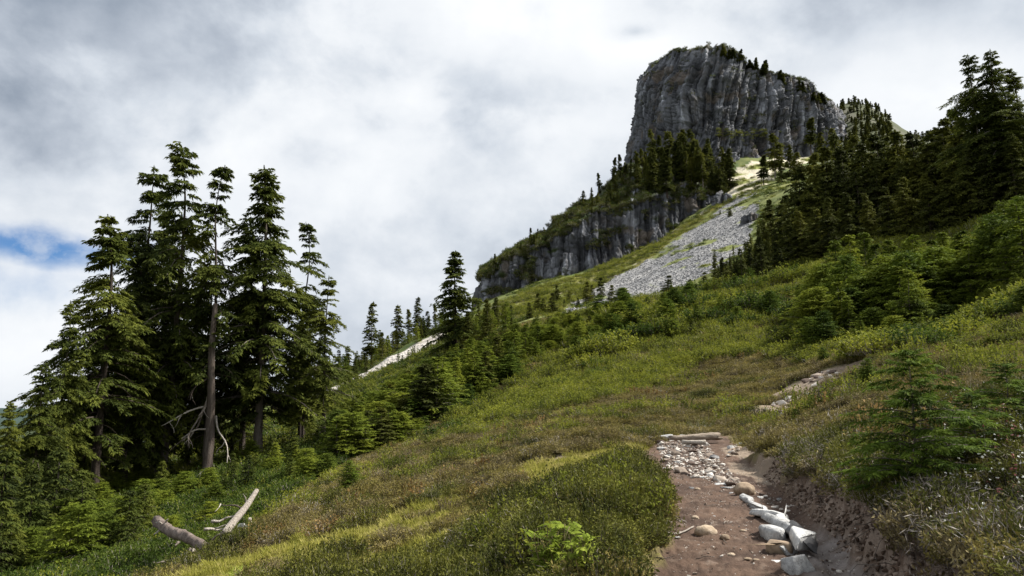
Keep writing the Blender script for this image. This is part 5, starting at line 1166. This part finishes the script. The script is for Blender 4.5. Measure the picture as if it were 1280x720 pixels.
gravel('gravel', 9000, on_trail, .008, .035, small)
M_clod = simple('dirt_clod', [(.065, .041, .028), (.15, .10, .07), (.29, .225, .18)], 3, .95, objrand=1.0)
clods = [stone_mesh(380 + i, M_clod, 1, .8, (1, .85, .7)) for i in range(4)]
def on_bank(n):
    yy = 3.2 + 11 * rs.rand(n); cx = np.interp(yy, TR[:, 1], TR[:, 0]); hw = np.interp(yy, TR[:, 1], TR[:, 3]); x = cx + hw + rs.uniform(.02, .66, n); return x, yy
gravel('dirt_clods', 9000, on_bank, .012, .085, clods)
rootl = []
for k in range(120):
    yy = rnd.uniform(4, 13); x = float(np.interp(yy, TR[:, 1], TR[:, 0]) + np.interp(yy, TR[:, 1], TR[:, 3])) + rnd.uniform(.15, .4); z = H1(x, yy)
    rootl.append(bent((x + .1, yy, z + .06), (x - rnd.uniform(.05, .35), yy + rnd.uniform(-.25, .25), z - rnd.uniform(.02, .25)), 7, .12, 500 + k, rnd.uniform(.003, .008), .0015, 4, 0))
tag(wood('bank_roots', rootl, M_twig), kind='stuff')
Wb = gpoly(bed)
def in_bed(n):
    xs = [p[0] for p in Wb]; ys = [p[1] for p in Wb]; x = rs.uniform(min(xs) - .2, max(xs) + .2, n); y = rs.uniform(min(ys) - .2, max(ys) + .2, n); k = inpoly(x, y, Wb); return x[k], y[k]
gravel('bed_gravel', 7000, in_bed, .03, .10, small)
blk = [stone_mesh(360 + i, M_pale, 1, 1, (1, .8, .6)) for i in range(4)]
def on_scree(n):
    xs = [p[0] for p in Z_scree]; ys = [p[1] for p in Z_scree]; x = rs.uniform(min(xs), max(xs), n); y = rs.uniform(min(ys), max(ys), n)
    _, s_, _ = zone_colours(x, y, 0 * x); k = s_ > .5; return x[k], y[k]
M_scree = simple('scree_block', [(.15, .15, .153), (.235, .232, .233), (.33, .325, .32)], 1, .85, objrand=.8)
blk = [stone_mesh(370 + i, M_scree, 1, 1, (1, .8, .6)) for i in range(4)]
gravel('scree_blocks', 52000, on_scree, .18, .8, blk)

# ------------------------------------------------------------------ dead wood
# thick fallen trunk on the left, with its roots
dl = 28.5
e = bpy.data.objects.new('fallen_trunk', None); COL.objects.link(e); tag(e, 'thick fallen trunk with broken upper end and splayed roots, lying in the left hollow', 'log')
a, b = P(262, 687, 22.0), P(196, 653, 26.5)
wood('trunk', [bent(a, b, 20, .012, 1, .13, .175, 14, .13)], M_logbark, e)
for k, (u0, v0, u1, v1, r0) in enumerate([(250, 692, 196, 708, .07), (246, 690, 222, 702, .06), (252, 690, 275, 672, .07), (238, 690, 215, 706, .05)]):
    wood('root', [bent(P(u0, v0 - 4, 23.3), P(u1, v1 - 4, 22.6), 8, .03, 5 + k, r0, .02)], M_dead, e)
for k, (u0, v0, u1, v1) in enumerate([(203, 660, 192, 668), (206, 655, 210, 649), (223, 678, 219, 682), (203, 657, 199, 652)]):
    wood('branch_stub', [bent(P(u0, v0, 26), P(u1, v1, 25.7), 5, .02, 15 + k, .05, .015)], M_dead, e)
# leaning pole
e = bpy.data.objects.new('leaning_pole', None); COL.objects.link(e); tag(e, 'bleached dead pole leaning up to the right beside a blue grey boulder', 'dead wood')
wood('trunk', [bent(P(280, 669, 24.5), P(320, 613, 26.5), 12, .012, 3, .15, .075, 9)], M_dead, e)
wood('branch', [bent(P(304, 636, 26.8), P(275, 630, 26.5), 8, .06, 4, .04, .012)], M_dead, e)
wood('branch', [bent(P(308, 630, 27), P(304, 617, 27), 6, .05, 6, .03, .01)], M_dead, e)
wood('branch', [bent(P(276, 630, 26.5), P(268, 640, 26.2), 6, .07, 8, .025, .008)], M_dead, e)
for i, (u0, v0, u1, v1, d, lab) in enumerate([(312, 648, 316, 662, 24.5, 'small curved white branch right of the pointed boulder'), (240, 618, 252, 590, 50, 'bleached forked stick standing against the twin trunks'), (270, 680, 275, 672, 24.5, 'short bleached stick right of the fallen trunk'),
        (264, 652, 296, 645, 26, 'grey twisted branch behind the leaning pole'), (255, 662, 282, 660, 25.5, 'grey rootlike branch between the trunk and the pole'), (75, 690, 85, 680, 30, 'short pale stick in the lower left undergrowth')]):
    o = wood('dead_branch', [bent(P(u0, v0, d), P(u1, v1, d + .3), 8, .06, 30 + i, .055, .02), bent(P((u0 + u1) / 2, (v0 + v1) / 2, d), P(u1 + 6, v1 - 4, d), 6, .05, 40 + i, .03, .01)], M_dead); tag(o, lab, 'branch', 'dead branches in the left hollow')
# log across the trail
p0, p1 = G(842, 556), G(886, 556)
zl = max(p0[2], p1[2]) + .16
o = wood('log', [bent((p0[0] - .05, p0[1], zl), (p1[0] + .3, p1[1] + .3, zl + .04), 16, .006, 7, .06, .10, 12, .07)], simple('weathered_log', [(.10, .075, .055), (.22, .175, .13), (.36, .30, .24)], 3, .85, (1, 5, 5), 1.0, .05)); tag(o, 'weathered log lying across the far end of the trail', 'log')
o = wood('plank', [bent((p0[0] + .1, p0[1] - .55, zl - .08), (p1[0] - .2, p1[1] - .5, zl - .08), 8, .004, 17, .05, .06, 6, .05)], M_dead); tag(o, 'thin pole lying in the stones just before the log', 'pole')
# dead twigs at the left edge of the trail
tw = [bent(G(812, 655) + [0, 0, .10], G(862, 660) + [0, 0, .03], 10, .05, 50, .014, .008, 6)]
for k in range(9):
    a = G(818 + k * 5, 658); tw.append(bent(a + [0, 0, .05], a + np.array([rnd.uniform(-.25, .25), rnd.uniform(-.2, .1), rnd.uniform(.05, .22)]), 6, .08, 60 + k, .008, .003, 5))
o = wood('dead_twigs', tw, M_dead); tag(o, 'grey dead branch with twigs lying on the left edge of the trail', 'branch')
for i, (u, v) in enumerate([(820, 690), (905, 655), (908, 680), (870, 700), (935, 640), (880, 632), (900, 628)]):
    a = G(u, v); an = rnd.uniform(0, 3.1); L = rnd.uniform(.08, .2)
    o = wood('twig', [bent(a + [0, 0, .01], a + np.array([math.cos(an) * L, math.sin(an) * L, .02]), 5, .05, 80 + i, .005, .003, 5)], M_dead); tag(o, 'thin twig lying on the brown trail', 'twig', 'twigs on the trail')
# dead limbs on the twin trunks
hm = [o for o in COL.objects if o.get('label', '').startswith('hemlock with long bare pale trunk')][0]
bpy.context.view_layer.update()
inv = hm.matrix_world.inverted()
for i, (u0, v0, u1, v1) in enumerate([(266, 505, 205, 532), (262, 490, 240, 560), (262, 500, 210, 565), (268, 480, 245, 520), (270, 520, 278, 590), (262, 470, 240, 500), (265, 535, 228, 548)]):
    q = bent(P(u0, v0, 57.5), P(u1, v1, 55.5), 10, .05, 90 + i, .09, .02, 6); V, F = tubes([q, bent(q[0][5], q[0][5] + [-.5, -.2, -1.0], 6, .08, 120 + i, .04, .012, 5), bent(q[0][7], q[0][7] + [.4, 0, -.8], 6, .08, 140 + i, .03, .01, 5)])
    V = np.array([(inv @ Vector(p))[:] for p in V]); link('dead_branch', mesh('dead_branch', V, F, M_dead, smooth=True), hm)
q = bent(P(258, 600, 56), P(272, 380, 57), 16, .01, 170, .36, .18, 10); V, F = tubes([q]); V = np.array([(inv @ Vector(p))[:] for p in V]); link('second_stem', mesh('second_stem', V, F, M_bark, smooth=True), hm)
# ------------------------------------------------------------------ leafy plant at the bottom edge
M_leaf = foliage('mountain_ash_leaf', [(.10, .14, .018), (.22, .28, .035), (.36, .39, .065)], 3, .5, .4, fine=9)
M_stem = simple('green_brown_stem', [(.06, .05, .02), (.11, .09, .035), (.16, .13, .06)], 6)
def ash_leaf(seed):
    r = np.random.RandomState(seed); n = 6; V, F = [], []
    def leaflet(b, d, L, Wd):
        up = np.array([0, 0, 1.]); s = np.cross(d, up); s /= np.linalg.norm(s); k = len(V)
        for t, w_ in ((0, 0), (.25, .8), (.5, 1), (.78, .62), (1, 0)):
            c = b + d * L * t - up * L * .25 * t * t
            V.extend([c - s * Wd * w_ / 2 + up * Wd * .12 * w_, c, c + s * Wd * w_ / 2 + up * Wd * .12 * w_])
        for i in range(4):
            F.extend([(k + 3 * i, k + 3 * i + 1, k + 3 * i + 4, k + 3 * i + 3), (k + 3 * i + 1, k + 3 * i + 2, k + 3 * i + 5, k + 3 * i + 4)])
    L = .13
    for i in range(n):
        t = .25 + .7 * i / n
        for s in (-1, 1): leaflet(np.array([L * t, 0, -.02 * t * t * 5 * L]), unit([.55, s, 0 + r.normal() * .1]), .05 * (1 - .3 * abs(t - .5)), .019)
    leaflet(np.array([L, 0, -.1 * L]), unit([1, 0, -.1]), .055, .02)
    k = len(V); V.extend([np.array([0, -.0015, 0]), np.array([0, .0015, 0]), np.array([L, .001, -.1 * L]), np.array([L, -.001, -.1 * L])]); F.append((k, k + 1, k + 2, k + 3))
    return mesh('leaf', V, F, M_leaf)
LF = [ash_leaf(i) for i in range(4)]
def leafy(u, v, hts, label, seed, ns=6, spread=.28):
    r = random.Random(seed); p = G(u, v)
    e = bpy.data.objects.new('leafy_plant', None); COL.objects.link(e); e.location = p; tag(e, label, 'plant', 'leafy plants by the trail')
    for i in range(ns):
        a = r.uniform(0, 6.28); L = hts * r.uniform(.7, 1.05); top = np.array([math.cos(a) * spread * r.random(), math.sin(a) * spread * r.random(), L])
        q = bent((0, 0, -.02), top, 8, .03, seed * 10 + i, .006, .003, 5); V, F = tubes([q]); link('stem', mesh('stem', V, F, M_stem, smooth=True), e)
        for j in range(10):
            t = .35 + .65 * j / 9; c = q[0][min(7, int(t * 7))]
            link('leaf', r.choice(LF), e, tuple(c), (r.gauss(0, .25), r.uniform(-.9, .1), a + j * 2.4 + r.gauss(0, .3)), (r.uniform(.5, .85),) * 3)
leafy(688, 738, .46, 'bright yellow green leafy plant at the bottom edge, left one of two', 1, 12, .20); leafy(640, 722, .22, 'small leafy plant low at the bottom edge, left of the two bright ones', 3, 7, .15); leafy(726, 740, .38, 'bright yellow green leafy plant at the bottom edge, right and lower one of two', 2, 9, .17)

# ------------------------------------------------------------------ telling look-alikes apart
SHORT = {'firs of the mid slope thicket': ('fir of the mid slope thicket', 't'), 'dark firs of the right hand wood': ('dark fir of the right hand wood', 't'), 'bushy firs of the right hand thicket': ('green fir of the right hand thicket', 't'),
 'low firs in the left hollow': ('low fir bush under the left tree group', 't'), 'small firs on the far slope': ('small fir on the far left slope', 't'), 'firs of the wooded shelf': ('fir on the shelf between cliff band and tower', 't'),
 'firs on the descending ridge': ('small fir on the ridge above the cliff band', 't'), 'little firs on the rim of the tower': ('little fir on the rim of the rock tower', 't'), 'firs of the knoll behind the wood': ('fir on the knoll right of the tower', 't'),
 'small dark firs right of the scree': ('dark fir on the slope right of the scree', 't'), 'stones of the stony trail bed': ('stone in the stony bed of the trail', 's'), 'stones in the ditch': ('stone in the ditch by the tan boulder', 's'),
 'stones of the lower heap': ('stone of the lower heap in the heather', 's'), 'stones of the upper patch': ('whitish stone of the upper patch', 's'), 'cobbles of the bank heap': ('cobble of the heap in the heather bank', 's'),
 'little stones on the ditch mud': ('little stone on the pale ditch mud', 's'), 'pebbles on the trail': ('pebble on the brown trail', 's'), 'bushes below the meadow crest': ('leafy bush below the meadow crest', 's'), 'bushes at the thicket foot': ('leafy bush left of the right hand thicket', 's'),
 'bushes under the right hand thicket': ('leafy bush under the right hand thicket', 's'), 'yellow bushes at the right': ('low yellow bush beside the right hand scar', 's'), 'bushes on the meadow edge': ('leafy bush between meadow and mid slope thicket', 's'),
 'bushes on the left meadow rim': ('yellow green bush on the left meadow rim', 's'), 'bushes on the upper green slope': ('leafy bush on the upper right green slope', 's'), 'low firs of the mid slope thicket': ('low fir filling the mid slope thicket', 't'), 'firs below the meadow crest': ('bushy fir below the meadow crest', 't'), 'bright firs of the right hand thicket': ('bright green fir in the right hand thicket', 't'), 'light firs at the thicket foot': ('light green fir beside the right hand thicket', 't'), 'firs on the grey crest': ('small fir on the grey crest by the wood', 't'), 'twigs on the trail': ('thin twig on the brown trail', 's')}
bpy.context.view_layer.update()
groups = {}
for o in COL.objects:
    if o.parent is None and o.get('group') in SHORT: groups.setdefault(o['group'], []).append(o)
for g_, objs in groups.items():
    base, ty = SHORT[g_]; info = []
    for o in objs:
        q = o.location; me_ = o.data if o.data is not None else o.children[1].data
        f = CP * q.y + SP * (q.z - CZ); u = 640 + FPX * q.x / f; v = 360 - FPX * (-SP * q.y + CP * (q.z - CZ)) / f
        hh = max(abs(c[2]) for c in (o.bound_box if o.data is not None else o.children[1].bound_box)) * o.scale.z / (1 if ty == 't' else 1)
        info.append((u, v, hh, o))
    seen = {}
    def claim(word, key):
        for it in sorted(info, key=key):
            if it[3].name not in seen: seen[it[3].name] = word; return
    claim('leftmost', lambda i: i[0]); claim('rightmost', lambda i: -i[0]); claim('tallest' if ty == 't' else 'largest', lambda i: -i[2]); claim('lowest standing' if ty == 't' else 'nearest', lambda i: -i[1]); claim('highest standing' if ty == 't' else 'farthest', lambda i: i[1])
    us = sorted(i[0] for i in info); hs_ = sorted(i[2] for i in info); n = len(info); arr = np.array([(i[0], i[1]) for i in info]); cf = np.polyfit(arr[:, 0], arr[:, 1], 1) if n > 3 else (0, arr[:, 1].mean())
    for u, v, hh, o in info:
        if o.name in seen: o['label'] = seen[o.name] + ' ' + base; continue
        ku = min(4, us.index(u) * 5 // n); kh = min(2, hs_.index(hh) * 3 // n); row = 'lower edge' if v > cf[0] * u + cf[1] + 1.5 else 'upper edge' if v < cf[0] * u + cf[1] - 1.5 else 'centre line'
        sz = (('short', 'middling', 'tall') if ty == 't' else ('small', 'middling', 'large'))[kh]
        o['label'] = '%s %s, %s, toward its %s' % (sz, base, ('far left', 'left', 'middle', 'right', 'far right')[ku], row)

print('objects', len(COL.objects), 'tris', sum(len(m.loops) - 2 * len(m.polygons) for m in bpy.data.meshes))
